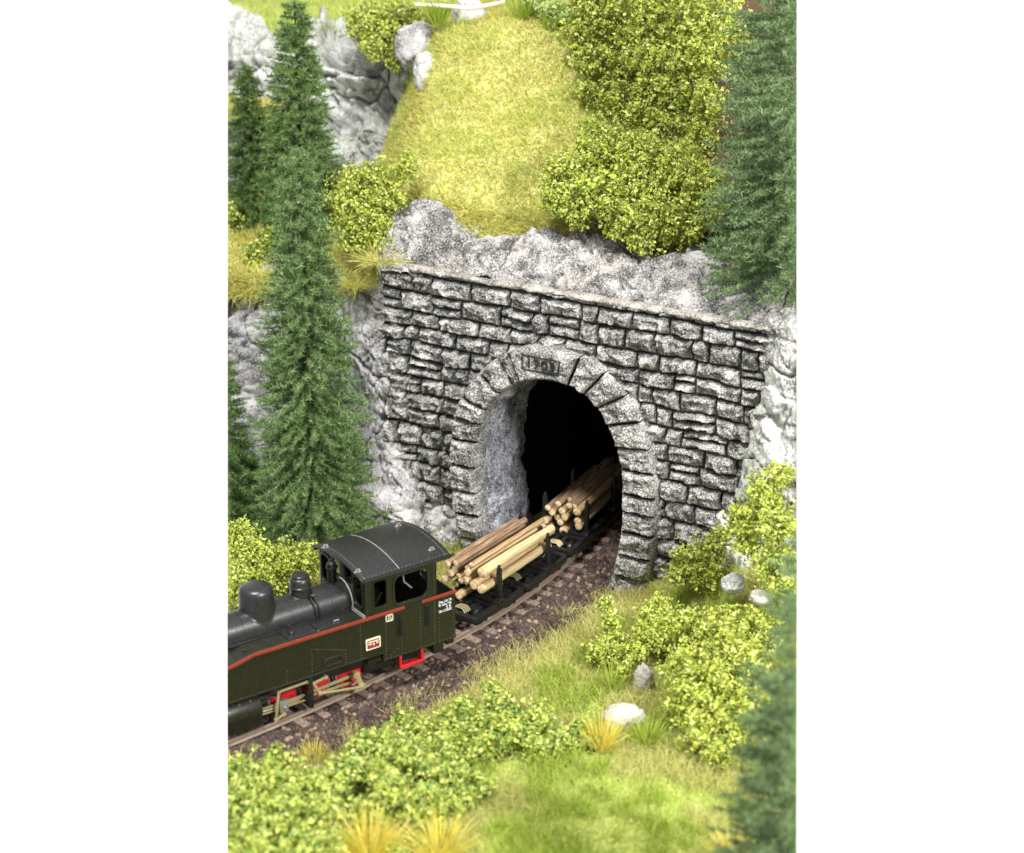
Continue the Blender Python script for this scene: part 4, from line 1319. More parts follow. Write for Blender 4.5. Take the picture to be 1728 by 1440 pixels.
# ==================================================================== TIMBER TRUCKS
def make_truck():
    r = thing('timber_truck', (0, 0, 0), 'x', 'log wagon', 'timber trucks coupled behind the locomotive')
    r_build = lambda mb_, n_, m_: truck_part(mb_, n_, m_, r)
    mb = MB()
    XYm = Matrix.Translation((0, 0, 0.29))
    mb.sheet(rrect(-0.98, 0.98, -0.60, 0.60, 0.16), [rrect(-0.88, 0.88, -0.50, 0.50, 0.10)], 0.16, XYm, 0.015)
    mb.box(-0.9, 0.9, -0.16, -0.06, 0.22, 0.34, 0.01); mb.box(-0.9, 0.9, 0.06, 0.16, 0.22, 0.34, 0.01)
    mb.box(-0.60, -0.48, -0.55, 0.55, 0.23, 0.35, 0.01); mb.box(0.48, 0.60, -0.55, 0.55, 0.23, 0.35, 0.01)
    mb.box(-0.18, 0.18, -0.56, 0.56, 0.22, 0.345, 0.012)
    for x in (-0.97, 0.97): mb.box(x - 0.05, x + 0.05, -0.2, 0.2, 0.18, 0.39, 0.015)
    r_build(mb, 'frame', M['black'])
    mb = MB(); mb.box(-0.13, 0.13, -0.66, 0.66, 0.35, 0.45, 0.015)
    mb.lathe([(0.2, 0.30), (0.2, 0.36)], None, 20)
    for k in range(9): mb.box(-0.05, 0.05, -0.6 + k * 0.15 - 0.02, -0.6 + k * 0.15 + 0.02, 0.45, 0.468)
    r_build(mb, 'bolster', M['black'])
    for y in (-0.57, 0.57):
        mb = MB()
        c = mb._n()
        mb.box(-0.065, 0.065, y - 0.06, y + 0.06, 0.42, 1.26, 0.012)
        for v_ in mb.bm.verts:
            if v_.co.z > 1.1: v_.co.x *= 0.75; v_.co.y = y + (v_.co.y - y) * 0.75
        mb.box(-0.09, 0.09, y - 0.09, y + 0.09, 0.40, 0.50, 0.012)
        mb.lathe([(0.03, 1.25), (0.03, 1.29), (0.042, 1.31), (0.03, 1.335), (0, 1.34)], Matrix.Translation((0, y, 0)), 8)
        r_build(mb, 'stake', M['black'])
    for x in (-0.54, 0.54):
        mb = MB()
        for y in (-1, 1):
            mb.lathe([(0.0, 0.355), (0.21, 0.36), (0.235, 0.365), (0.235, 0.38), (0.205, 0.385), (0.20, 0.44), (0.17, 0.445), (0.08, 0.42), (0, 0.43)],
                     Matrix.Translation((x, 0, 0.205)) @ Matrix.Rotation(-y * math.pi / 2, 4, 'X'), 20)
        mb.tube([(x, -0.5, 0.205), (x, 0.5, 0.205)], 0.035, 8)
        r_build(mb, 'wheelset', M['black'])
        for y in (-1, 1):
            mb = MB(); mb.box(x - 0.10, x + 0.10, y * 0.52 - 0.05, y * 0.52 + 0.05, 0.13, 0.30, 0.02)
            mb.lathe([(0.06, 0), (0.06, 0.05), (0.03, 0.06), (0, 0.06)], Matrix.Translation((x, y * 0.56, 0.205)) @ Matrix.Rotation(-y * math.pi / 2, 4, 'X'), 12)
            r_build(mb, 'axle_box', M['black'])
    mb = MB()
    for k in range(4):
        xk = -0.80 + k * 0.06
        mb.tube([(xk, -0.20, 0.32), (xk + 0.03, -0.10, 0.39), (xk + 0.03, 0.08, 0.39), (xk, 0.20, 0.32)], 0.014, 6)
        r_build(mb, 'spring', M['brass']); mb = MB()
    mb.tube([(0.55, -0.12, 0.36), (0.75, -0.1, 0.42), (0.85, 0.0, 0.40), (0.75, 0.1, 0.42), (0.6, 0.12, 0.36)], 0.012, 6)
    r_build(mb, 'coupling_loop', M['steel']); mb = MB()
    mb.tube([(-0.9, 0, 0.31), (-1.05, 0, 0.31), (-1.1, 0.03, 0.30)], 0.03, 8)
    r_build(mb, 'coupler', M['black'])
    return r


def truck_part(mb, name, mat, root):
    bm = mb.bm
    bmesh.ops.recalc_face_normals(bm, faces=bm.faces)
    me = bpy.data.meshes.new(name); bm.to_mesh(me); bm.free(); me.materials.append(mat)
    me.polygons.foreach_set('use_smooth', np.ones(len(me.polygons), bool)); me.set_sharp_from_angle(angle=math.radians(35))
    o = bpy.data.objects.new(name, me); COL.objects.link(o); o.parent = root


def s_of(x, y):
    return TR[int(np.argmin((TC[:, 0] - x) ** 2 + (TC[:, 1] - y) ** 2))][0]


proto = make_truck()
sA = s_of(-0.78, 38.27); sB = s_of(0.42, 39.85); sC = s_of(1.42, 41.72); sD = s_of(2.05, 43.4)
TRK = []
for i, (sv, lab) in enumerate(((sA, 'black timber truck right behind the locomotive, under the front ends of the logs'),
                               (sB, 'black timber truck outside the tunnel mouth, under the rear ends of the front load'),
                               (sC, 'black timber truck in the tunnel mouth, under the front ends of the second load'),
                               (sD, 'black timber truck deep in the dark tunnel with only its stakes showing'))):
    t = proto if i == 0 else copy_tree(proto)
    p, b = track_at(sv, 0.0, 0.0)
    t.location = p; t.rotation_euler = (0, 0, math.pi / 2 - b)
    t['label'] = lab
    TRK.append((np.array(p), b))

# ---- logs
barks = {}
def wood(name, c1, c2, c3):
    m, nt, b = new_mat(name)
    tcn = nt.nodes.new('ShaderNodeTexCoord'); mp = nt.nodes.new('ShaderNodeMapping')
    mp.inputs['Scale'].default_value = (0.6, 9, 9)
    nt.links.new(tcn.outputs['Object'], mp.inputs[0])
    n = noise(nt, 2.4, 5, 0.65, mp.outputs[0])
    c = ramp(nt, n, [(0.32, c1), (0.5, c2), (0.66, c3)])
    c = mixc(nt, ramp(nt, noise(nt, 22, 2), [(0.62, (0, 0, 0)), (0.70, (1, 1, 1))]), c, c1)
    nt.links.new(c, b.inputs['Base Color']); b.inputs['Roughness'].default_value = 0.85
    b.inputs['Specular IOR Level'].default_value = 0.2
    bump(nt, n, 0.5, 0.03, b)
    return m


M['log_pale'] = wood('pale_log', (0.34, 0.24, 0.11), (0.55, 0.43, 0.23), (0.62, 0.50, 0.29))
M['log_tan'] = wood('tan_log', (0.20, 0.12, 0.06), (0.40, 0.27, 0.14), (0.50, 0.37, 0.20))
M['log_brown'] = wood('brown_log', (0.07, 0.04, 0.025), (0.27, 0.175, 0.105), (0.42, 0.30, 0.19))
m, nt, b = new_mat('log_end')
c = ramp(nt, noise(nt, 14, 3), [(0.35, (0.55, 0.36, 0.18)), (0.6, (0.80, 0.64, 0.42))])
nt.links.new(c, b.inputs['Base Color']); b.inputs['Roughness'].default_value = 0.8
M['log_end'] = m


def make_log(p, d, L, r, kind, label, group, tilt=0.0):
    """tapered log from its front end p along d"""
    d = Vector(d).normalized()
    o_r = Vector(p)
    n, k = 18, 14
    bm = bmesh.new(); rings = []
    ph = random.uniform(0, 9); tap = random.uniform(0.82, 0.98); bow = random.uniform(-0.004, 0.006)
    for i in range(k):
        t = i / (k - 1); x = t * L
        rg = []
        for q in range(n):
            a = 2 * math.pi * q / n
            rad = r * (1 + (tap - 1) * t) * (1 + 0.035 * math.sin(3 * a + ph + t * 4) + 0.025 * math.sin(7 * t * 3 + a + ph) + random.uniform(-0.012, 0.012))
            rg.append(bm.verts.new((x + (0.012 * math.sin(2 * a + ph) if i in (0, k - 1) else 0), rad * math.cos(a), rad * math.sin(a) + bow * math.sin(math.pi * t) * 4)))
        rings.append(rg)
    for a, b in zip(rings, rings[1:]):
        for q in range(n): bm.faces.new((a[q], a[(q + 1) % n], b[(q + 1) % n], b[q]))
    for rg, s in ((rings[0], -1), (rings[-1], 1)):
        ctr = bm.verts.new((sum(v_.co.x for v_ in rg) / n + s * 0.004, 0, sum(v_.co.z for v_ in rg) / n))
        inner = [bm.verts.new((v_.co.x + s * 0.006, v_.co.y * 0.90, ctr.co.z + (v_.co.z - ctr.co.z) * 0.90)) for v_ in rg]
        for q in range(n):
            f_ = bm.faces.new((rg[q], rg[(q + 1) % n], inner[(q + 1) % n], inner[q]))
            f_.material_index = 0
            f_ = bm.faces.new((inner[q], inner[(q + 1) % n], ctr)); f_.material_index = 1
    bmesh.ops.recalc_face_normals(bm, faces=bm.faces)
    me = bpy.data.meshes.new('log'); bm.to_mesh(me); bm.free()
    me.materials.append(M[kind]); me.materials.append(M['log_end'])
    me.polygons.foreach_set('use_smooth', np.ones(len(me.polygons), bool)); me.set_sharp_from_angle(angle=math.radians(50))
    o = bpy.data.objects.new('log', me); COL.objects.link(o)
    o.rotation_mode = 'QUATERNION'
    o.location = o_r; o.rotation_quaternion = d.to_track_quat('X', 'Z')
    tag(o, label, 'log', group)
    return o


def load(ends, frontA, trA, trB, fwd, length, group):
    """ends: (zoom px, zoom py, radius, kind, label); placed on the plane across the front of the load"""
    A, B = trA, trB
    d = B - A; d[2] = 0; L0 = np.linalg.norm(d); d = d / L0
    P = A - d * fwd
    for i, (zx, zy, r, kind, lab, *ex) in enumerate(ends):
        px, py = 720 + zx / 4.236, 740 + zy / 4.236
        dx = ex[0] if ex else 0.0
        p = at_plane(px, py, P + d * dx, -d)
        dr = d + np.array([random.uniform(-.012, .012), random.uniform(-.012, .012), random.uniform(-0.012, 0.004)])
        make_log(p, dr, length * random.uniform(0.93, 1.03), r, kind, lab, group)


G1 = 'logs on the front load behind the locomotive'
load([
    (150, 895, .088, 'log_brown', 'brown bark log at the far edge of the top row of the front load'),
    (212, 893, .082, 'log_brown', 'brown log second from the far edge in the top row of the front load'),
    (182, 925, .070, 'log_brown', 'thin brown log tucked under the two farthest top logs of the front load', 0.1),
    (175, 962, .092, 'log_brown', 'dark brown log in the middle row on the far side of the front load'),
    (130, 1002, .095, 'log_brown', 'brown log at the far edge of the lower row of the front load'),
    (205, 1040, .085, 'log_brown', 'darkest brown log low on the far side of the front load', 0.15),
    (322, 908, .072, 'log_tan', 'thin tan log on top of the front load beside the thick pale one'),
    (290, 930, .075, 'log_tan', 'thin tan log at the middle of the front load, just under the top row', 0.05),
    (288, 962, .080, 'log_pale', 'pale yellow log in the middle of the front load below the thin tan ones'),
    (230, 985, .072, 'log_tan', 'small tan log in the heart of the front load', 0.08),
    (282, 1008, .085, 'log_tan', 'tan log in the centre of the lower middle row of the front load'),
    (245, 1020, .075, 'log_tan', 'tan log wedged low beside the bottom logs of the front load', 0.06),
    (395, 962, .128, 'log_pale', 'thickest pale peeled log on the near side of the front load'),
    (337, 1048, .112, 'log_tan', 'thick tan log below the thickest pale one on the front load'),
    (388, 1082, .100, 'log_pale', 'pale log against the near stake at the bottom of the front load'),
    (228, 1122, .098, 'log_tan', 'lowest tan log of the front load, its end poking out towards the cab', -0.05),
], None, TRK[0][0], TRK[1][0], 0.50, 2.95, G1)
G2 = 'logs on the second load in the tunnel mouth'
load([
    (866, 498, .085, 'log_brown', 'brown log at the far top corner of the second load in the tunnel'),
    (942, 470, .085, 'log_brown', 'brown top log of the second load, between its far corner and highest logs'),
    (1022, 436, .070, 'log_brown', 'highest log of the second load in the tunnel', 0.25),
    (1020, 484, .085, 'log_brown', 'brown log below the highest one on the second load'),
    (1054, 486, .078, 'log_brown', 'brown log at the near end of the top row of the second load', 0.05),
    (897, 527, .098, 'log_brown', 'thick log at the far end of the second row of the second load'),
    (967, 519, .098, 'log_tan', 'thick tan log in the middle of the second row of the second load'),
    (934, 566, .082, 'log_brown', 'dark ended log in the centre of the second load', 0.1),
    (986, 563, .095, 'log_tan', 'tan log in the third row of the second load, right of the dark ended one'),
    (1074, 526, .112, 'log_tan', 'thick tan log against the near stake of the second load'),
    (850, 588, .098, 'log_tan', 'tan log at the far end of the third row of the second load'),
    (954, 602, .090, 'log_tan', 'tan log in the middle of the fourth row of the second load'),
    (1078, 592, .100, 'log_tan', 'tan log low beside the near stake of the second load', 0.03),
    (832, 626, .075, 'log_brown', 'small brown log at the far lower corner of the second load'),
    (872, 640, .080, 'log_brown', 'small log touching the rear tops of the front load', -0.02),
    (978, 660, .112, 'log_tan', 'lowest thick tan log in the middle of the second load'),
    (1086, 628, .098, 'log_tan', 'lowest tan log at the near side of the second load'),
], None, TRK[2][0], TRK[3][0], 0.12, 3.1, G2)

# ==================================================================== VEGETATION
def LY(px, py, Y, r): return (at_y(px, py, Y), r)
def LZ(px, py, z, r): return (at_z(px, py, z), r)


def unit(v): return v / (np.linalg.norm(v, axis=-1, keepdims=True) + 1e-9)


def leaves(C, Nn, size):
    n = len(C)
    nn = unit(Nn * 0.7 + rng.normal(0, 0.75, (n, 3)) + np.array([0, 0, 0.35]))
    t = unit(np.cross(nn, rng.normal(0, 1, (n, 3))))
    b = np.cross(nn, t)
    l = size * rng.uniform(0.55, 1.35, (n, 1)); w = l * rng.uniform(0.45, 0.8, (n, 1))
    fold = nn * l * rng.uniform(-0.05, 0.30, (n, 1))
    v = np.stack([C - t * l * 0.5, C - t * l * 0.05 + b * w * 0.5 + fold, C + t * l * 0.5 + nn * l * rng.uniform(-.2, .2, (n, 1)), C - t * l * 0.05 - b * w * 0.5 + fold], 1)
    q = np.arange(n)[:, None] * 4
    f = np.concatenate([q + [0, 1, 2], q + [0, 2, 3]], 0)
    return v.reshape(-1, 3), f


def bush(label, lobes, mat, n, leaf=0.1, group='leafy bushes of the landscape', name='bush', cat='bush', base=None, per=16, spread=0.10, branch_mat='bark'):
    cs = np.array([l[0] for l in lobes]); rs = np.array([l[1] for l in lobes])
    if base is None:
        i = int(np.argmin(cs[:, 2])); base = cs[i] - np.array([0, 0, rs[i] * 0.9])
    root = thing(name, base, label, cat, group)
    n = int(n * 1.6); leaf = leaf * 0.84
    nc = n // per
    w = rs ** 2 / (rs ** 2).sum()
    k = rng.choice(len(lobes), nc, p=w)
    d = unit(rng.normal(0, 1, (nc, 3)))
    rad = rs[k] * rng.uniform(0.40, 1.0, nc) ** 0.6 * (0.42 + 1.15 * fbm(d * 2.4 + cs[k] * 1.7, 2))
    rad = rad * rng.uniform(0.9, 1.22, nc)
    sq = np.array([1, 1, 0.92])
    tip = cs[k] + d * rad[:, None] * sq
    aim = unit(d + rng.normal(0, 0.45, (nc, 3)) + np.array([0, 0, 0.35]))
    sl = rng.uniform(0.18, 0.42, (nc, 1)) * np.minimum(1.0, rs[k] / 0.4)[:, None]
    u = rng.random((nc, per, 1)) ** 0.8
    C = tip[:, None] - aim[:, None] * sl[:, None] * u + rng.normal(0, 1, (nc, per, 3)) * spread * (0.25 + 0.55 * u)
    C = C.reshape(-1, 3)
    v, f = leaves(C, np.repeat(d, per, 0), leaf)
    v, f, _ = trim_np(v, f)
    np_mesh('foliage', v, f, M[mat], root)
    mb = MB(); loc = Vector(base)
    for c, r in zip(cs, rs):
        c = Vector(c)
        for q in range(2):
            e = c + Vector(rng.normal(0, 1, 3)).normalized() * r * 0.85
            st = loc.lerp(c, 0.5 if q else 0.0) 
            mid_ = st.lerp(e, 0.5) + Vector(rng.normal(0, 0.06, 3))
            mb.tube([st - loc, mid_ - loc, e - loc], [0.012, 0.008, 0.004], 4)
    mb.build('branch', M[branch_mat], root)
    return root


def fir(label, base, H, R, nb, nn, mat, nl=0.17, nw=0.010, seed=1, t0=0.03, power=0.62, group='model firs'):
    r = np.random.default_rng(seed)
    root = thing('fir_tree', base, label, 'fir tree', group)
    nw_ = max(8, int(H / 0.27)); wl_ = (np.arange(nw_) + 0.5) / nw_
    tt = wl_[r.choice(nw_, nb, p=(1.10 - wl_) ** 0.55 / ((1.10 - wl_) ** 0.55).sum())] + r.normal(0, 0.30 / nw_, nb)
    t = np.clip(np.sort(tt), 0, 0.995) * (1 - t0) + t0
    ang = r.uniform(0, 2 * math.pi, nb)
    layer = r.uniform(0.72, 1.06, nb)
    clump = 0.78 + 0.44 * fbm(np.stack([np.cos(ang) * 1.6, np.sin(ang) * 1.6, t * H * 1.1], -1) + seed, 2)
    L = (R * (1 - t) ** power + 0.11 * R * (t < 0.985) + 0.03 * R) * layer * clump * r.uniform(0.82, 1.08, nb)
    rise = 0.30 * t - 0.10 + r.normal(0, 0.10, nb)
    d = np.stack([np.cos(ang), np.sin(ang), rise], -1)
    b0 = np.stack([np.zeros(nb), np.zeros(nb), t * H], -1)
    per = np.maximum(30, (nn * (0.30 + 0.70 * L / R)).astype(int))
    k = np.repeat(np.arange(nb), per)
    s = r.uniform(0.04, 1.0, len(k)) ** 0.72
    droop = -0.16 * (s ** 2) * L[k] + 0.10 * (s ** 5) * L[k]
    P = b0[k] + d[k] * (s * L[k])[:, None]; P[:, 2] += droop
    nd = unit(unit(d[k]) * 0.45 + r.normal(0, 0.70, (len(k), 3)) + np.array([0, 0, 0.10]))
    ln = nl * r.uniform(0.6, 1.3, (len(k), 1))
    side = unit(np.cross(nd, r.normal(0, 1, (len(k), 3)))) * nw
    v = np.stack([P - side, P + side, P + nd * ln], 1).reshape(-1, 3) + np.asarray(base)
    f = np.arange(len(v)).reshape(-1, 3)
    v, f, _ = trim_np(v, f)
    np_mesh('crown', v, f, M[mat], root)
    mb = MB()
    mb.tube([(0, 0, -0.3), (0, 0, H * 0.5), (0, 0, H * 0.97)], [0.10 + 0.02 * R, 0.07, 0.015], 8)
    for i in range(0, nb, 2):
        if abs(base[0]) > 4.6: break
        e = b0[i] + d[i] * L[i] * 0.85; e[2] -= 0.08 * L[i]
        mb.tube([b0[i], e], [0.014, 0.004], 3, False)
    mb.build('trunk', M['bark'], root)
    return root


# ---- firs
def topbase(px, py_top, Y): return at_y(px, py_top, Y)
b = at_z(533, 922, 0.0); tp = at_y(524, 250, b[1])
fir('tall dark fir standing directly behind the locomotive cab', b, tp[2], 1.60, 1700, 200, 'needle_light', 0.12, 0.0085, 11, 0.03, 0.66)
b = at_y(520, 540, 46.6); tp = at_y(514, 2, 46.6)
fir('slender tall fir whose tip reaches the top edge against the pale cliff', b, tp[2] - b[2], 1.40, 1300, 140, 'needle', 0.135, 0.010, 23, 0.03, 0.60)
b = at_y(432, 430, 48.6); tp = at_y(443, 112, 48.6)
fir('smallest fir on the grassy ledge at the far left', b, tp[2] - b[2], 1.02, 700, 105, 'needle', 0.13, 0.010, 35, 0.03, 0.62)
b = at_y(380, 905, 42.6); tp = at_y(368, 590, 42.6)
fir('fir cut by the left edge, low beside the yellow bush behind the engine', b, tp[2] - b[2], 1.25, 560, 150, 'needle', 0.13, 0.010, 47, 0.03, 0.55)
b = at_y(1350, 478, 39.6); tp = at_y(1352, -330, 39.6)
fir('large fir growing on the rock above the portal at the right edge', b, tp[2] - b[2], 2.10, 2100, 270, 'needle_cool', 0.12, 0.009, 59, 0.035, 0.34)
b = at_z(1362, 1640, -0.3); tp = at_y(1348, 885, b[1])
fir('blurred bluish fir in the right foreground corner', b, tp[2] - b[2], 1.75, 1000, 220, 'needle_cool', 0.14, 0.010, 71, 0.02, 0.42)

# ---- bushes
bush('yellow green bush behind the engine boiler at the left edge',
     [LZ(400, 905, 1.1, 0.50), LZ(425, 935, 0.9, 0.60), LZ(470, 945, 0.8, 0.55), LZ(515, 950, 0.7, 0.48), LZ(390, 985, 0.6, 0.55), LZ(440, 990, 0.5, 0.6)], 'leaf_lime', 6500, 0.115)
bush('bright bush clinging to the rocks left of the grassy hill',
     [LY(600, 335, 44.4, 0.75), LY(640, 300, 44.6, 0.62), LY(685, 280, 44.8, 0.40), LY(590, 390, 44.1, 0.50), LY(628, 380, 44.1, 0.62), LY(596, 300, 44.6, 0.45), LY(605, 425, 44.0, 0.30), LY(655, 340, 44.5, 0.5)], 'leaf_yellow', 6500, 0.115)
bush('dark yellow bush overhanging the top of the far cliff',
     [LY(610, 40, 50.2, 0.55), LY(655, 30, 50.4, 0.75), LY(640, 70, 50.0, 0.62), LY(680, 55, 50.2, 0.60), LY(665, 90, 49.8, 0.40), LY(700, 25, 50.6, 0.55)], 'leaf_yellow', 4800, 0.13)
bush('tall dense golden green bush column on the hill beside the right fir',
     [LY(1000, 30, 46.6, 0.85), LY(1080, 20, 46.4, 0.95), LY(1160, 20, 46.2, 0.95), LY(1215, 30, 45.8, 0.6), LY(1010, 95, 46.2, 0.75), LY(1090, 90, 45.9, 1.0), LY(1165, 95, 45.6, 0.85), LY(1035, 165, 45.7, 0.75), LY(1105, 160, 45.4, 0.95), LY(1165, 165, 45.2, 0.70), LY(1060, 220, 45.2, 0.62), LY(1130, 215, 45.0, 0.72), LY(1010, 225, 44.6, 0.55), LY(1090, 250, 44.2, 0.6), LY(1160, 255, 43.9, 0.55), LY(975, 60, 46.4, 0.5), LY(985, 150, 45.8, 0.4), LY(1205, 100, 44.6, 0.6), LY(1200, 165, 44.2, 0.55), LY(1185, 215, 44.2, 0.5), LY(1235, 60, 44.8, 0.6), LY(990, -30, 46.8, 0.9), LY(1120, -40, 46.8, 1.0)], 'leaf_yellow', 29000, 0.118)
bush('wide yellow green bush hanging over the rock above the portal',
     [LY(950, 285, 43.4, 0.50), LY(1000, 262, 43.5, 0.62), LY(1060, 265, 43.2, 0.78), LY(1125, 285, 42.9, 0.78), LY(940, 330, 43.0, 0.48), LY(1000, 320, 43.0, 0.72), LY(1070, 325, 42.6, 0.85), LY(1140, 330, 42.3, 0.82), LY(1195, 305, 42.4, 0.58), LY(1195, 350, 42.0, 0.45), LY(1050, 375, 42.3, 0.55), LY(1110, 380, 42.0, 0.62), LY(1085, 408, 41.8, 0.34), LY(1165, 380, 41.9, 0.45), LY(975, 355, 42.9, 0.42)], 'leaf_yellow', 20000, 0.118)
bush('small pale green plant on the crest of the hill',
     [LY(925, 10, 48.2, 0.42), LY(950, 25, 48.1, 0.36), LY(905, -5, 48.4, 0.36), LY(935, 35, 48.0, 0.26)], 'leaf_pale', 1800, 0.12)
bush('yellow bush on the ledge at the left edge beside the smallest fir',
     [LY(398, 365, 48.2, 0.55), LY(425, 335, 48.6, 0.40), LY(392, 330, 48.8, 0.42)], 'leaf_yellow', 1800, 0.14)
bush('low yellow bush in front of the slender tall fir',
     [LY(435, 420, 46.2, 0.36), LY(452, 400, 46.2, 0.36), LY(425, 445, 46.0, 0.26)], 'leaf_yellow', 1300, 0.13)
bush('yellow green bush leaning on the rock right of the portal',
     [LY(1290, 830, 35.8, 0.50), LY(1320, 800, 35.8, 0.36), LY(1262, 870, 35.8, 0.45), LY(1310, 880, 35.4, 0.55), LY(1265, 915, 35.6, 0.40), LY(1310, 940, 35.2, 0.50), LY(1330, 985, 34.8, 0.40), LY(1240, 885, 35.9, 0.30)], 'leaf_lime', 5200, 0.115)
bush('small bush with thin twigs at the right foot of the portal',
     [LY(1165, 935, 37.6, 0.42), LY(1205, 925, 37.4, 0.38), LY(1145, 965, 37.5, 0.30), LY(1190, 960, 37.3, 0.42), LY(1212, 905, 37.4, 0.28)], 'leaf_yellow', 2800, 0.105)
bush('upright little bush beside the white stones on the right bank',
     [LZ(1030, 1045, 0.85, 0.30), LZ(1035, 1085, 0.55, 0.40), LZ(1010, 1095, 0.5, 0.32), LZ(1070, 1100, 0.45, 0.38), LZ(1085, 1080, 0.6, 0.34), LZ(1055, 1125, 0.4, 0.26), LZ(1022, 1020, 1.05, 0.20)], 'leaf_lime', 3000, 0.105)
bush('middle bush between the green tuft and the right fir',
     [LZ(1095, 1035, 1.0, 0.36), LZ(1130, 1060, 0.9, 0.42), LZ(1100, 1070, 0.8, 0.36), LZ(1160, 1045, 1.0, 0.36), LZ(1115, 1015, 1.1, 0.26)], 'leaf_lime', 2400, 0.105)
bush('big round lime bush in front of the right bank',
     [LZ(1165, 1120, 1.1, 0.55), LZ(1230, 1090, 1.3, 0.62), LZ(1285, 1050, 1.5, 0.5), LZ(1215, 1165, 0.9, 0.72), LZ(1270, 1130, 1.2, 0.62), LZ(1165, 1180, 0.8, 0.55), LZ(1180, 1235, 0.55, 0.52), LZ(1240, 1225, 0.7, 0.62), LZ(1225, 1040, 1.5, 0.40), LZ(1150, 1140, 0.9, 0.45), LZ(1285, 1190, 0.9, 0.5), LZ(1200, 1070, 1.3, 0.4), LZ(1215, 1275, 0.4, 0.4)], 'leaf_lime', 11500, 0.112)
bush('rambling green bush along the foot of the ballast in front of the track',
     [LZ(850, 1195, 0.45, 0.46), LZ(900, 1215, 0.4, 0.48), LZ(800, 1225, 0.45, 0.50), LZ(945, 1245, 0.35, 0.36), LZ(860, 1240, 0.35, 0.5), LZ(755, 1235, 0.45, 0.42), LZ(905, 1265, 0.25, 0.40), LZ(975, 1225, 0.35, 0.25), LZ(815, 1265, 0.3, 0.40), LZ(700, 1235, 0.45, 0.36), LZ(830, 1165, 0.5, 0.25), LZ(770, 1270, 0.35, 0.40), LZ(735, 1255, 0.4, 0.40), LZ(680, 1215, 0.4, 0.26), LZ(1000, 1250, 0.2, 0.22), LZ(780, 1190, 0.4, 0.25)], 'leaf_mid', 10500, 0.125)
bush('large green bush in the left foreground under the ballast slope',
     [LZ(640, 1255, 0.6, 0.45), LZ(690, 1285, 0.6, 0.58), LZ(740, 1310, 0.55, 0.55), LZ(600, 1305, 0.6, 0.45), LZ(650, 1335, 0.6, 0.50), LZ(710, 1360, 0.5, 0.45), LZ(770, 1355, 0.35, 0.38), LZ(560, 1340, 0.55, 0.36), LZ(600, 1260, 0.55, 0.22), LZ(570, 1300, 0.5, 0.36), LZ(650, 1295, 0.6, 0.45), LZ(560, 1385, 0.5, 0.35), LZ(620, 1375, 0.5, 0.4), LZ(770, 1310, 0.4, 0.42), LZ(810, 1330, 0.3, 0.32), LZ(615, 1240, 0.6, 0.2)], 'leaf_mid', 10000, 0.127)
bush('round green bush in the bottom left corner',
     [LZ(440, 1310, 0.6, 0.48), LZ(490, 1320, 0.6, 0.50), LZ(410, 1355, 0.7, 0.52), LZ(470, 1370, 0.7, 0.62), LZ(535, 1370, 0.6, 0.45), LZ(430, 1420, 0.7, 0.62), LZ(510, 1430, 0.6, 0.55), LZ(465, 1285, 0.5, 0.30), LZ(395, 1310, 0.55, 0.35), LZ(380, 1470, 0.6, 0.6), LZ(530, 1325, 0.55, 0.38), LZ(560, 1430, 0.5, 0.4), LZ(400, 1290, 0.4, 0.22)], 'leaf_mid', 9800, 0.128)
bush('small lime plant at the very bottom between the yellow tufts',
     [LZ(705, 1425, 0.35, 0.25), LZ(670, 1440, 0.3, 0.22), LZ(745, 1400, 0.3, 0.18)], 'leaf_lime', 900, 0.10)

# ---- grass as ground cover
def frame_py(P):
    d = P[..., 1] * CP - (P[..., 2] - CAM[2]) * SP
    v_ = -(P[..., 1] * SP + (P[..., 2] - CAM[2]) * CP)
    return 864 + FPX * P[..., 0] / d, 720 + FPX * v_ / d


HP = frame_py(HILL)
keepH = ((HP[0] > 370) & (HP[0] < 1360) & (HP[1] > -40) & (HP[1] < 470)).astype(float)
P, nn_ = sample_grid(HILL, 66000, keepH * (1 - 0.95 * shaded_earth_mask(HILL)))
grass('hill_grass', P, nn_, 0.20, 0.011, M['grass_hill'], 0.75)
keepH = keepH * (1 - 0.95 * shaded_earth_mask(HILL))
P, nn_ = sample_grid(HILL, 14000, keepH * sstep(0.48, 0.60, fbm(HILL * 1.3 + 5, 3)))
grass('hill_green_grass', P, nn_, 0.26, 0.009, M['grass_green'], 0.7)
# longer fringe along the rock edge
Pf, nf = sample_grid(HILL, 60000, keepH * (HP[1] > 330))
qx, qy = frame_py(Pf)
edge = HILL[0]
ex, ey = frame_py(edge)
low = qy > np.interp(qx, ex, ey) - 42
grass('hanging_grass', Pf[low][:9000], nf[low][:9000], 0.34, 0.010, M['grass_hill'], 0.55, (0, 0, 0.5), 0.25)
for G_, n_, nm, mt in ((LEDGE, 9000, 'ledge_grass', 'grass_hill'), (TOPM, 9000, 'cliff_top_grass', 'grass_green'), (SHELF, 3500, 'shelf_grass', 'grass_hill')):
    P, nn_ = sample_grid(G_, n_)
    grass(nm, P, nn_, 0.30, 0.018, M[mt], 0.6)
Pl, nl_ = sample_grid(LEDGE[:16], 5200)
grass('ledge_fringe_grass', Pl, nl_, 0.42, 0.011, M['grass_hill'], 0.5, (0, -0.3, 0.3), 0.35)
GP = frame_py(GG)
wallside = ((GG[..., :2] - P0[:2]) @ WA[:2]) < 0.1
vis = (GP[0] > 370) & (GP[0] < 1360) & (GP[1] > 840) & (GP[1] < 1490) & wallside
dryz = vis & (((GOFF > 1.45) & (GOFF < 4.2 + 0.8 * np.sin(GX * 1.7))) | (GOFF < -1.35)) & (GY > 31.0)
P, nn_ = sample_grid(GG, 46000, dryz.astype(float))
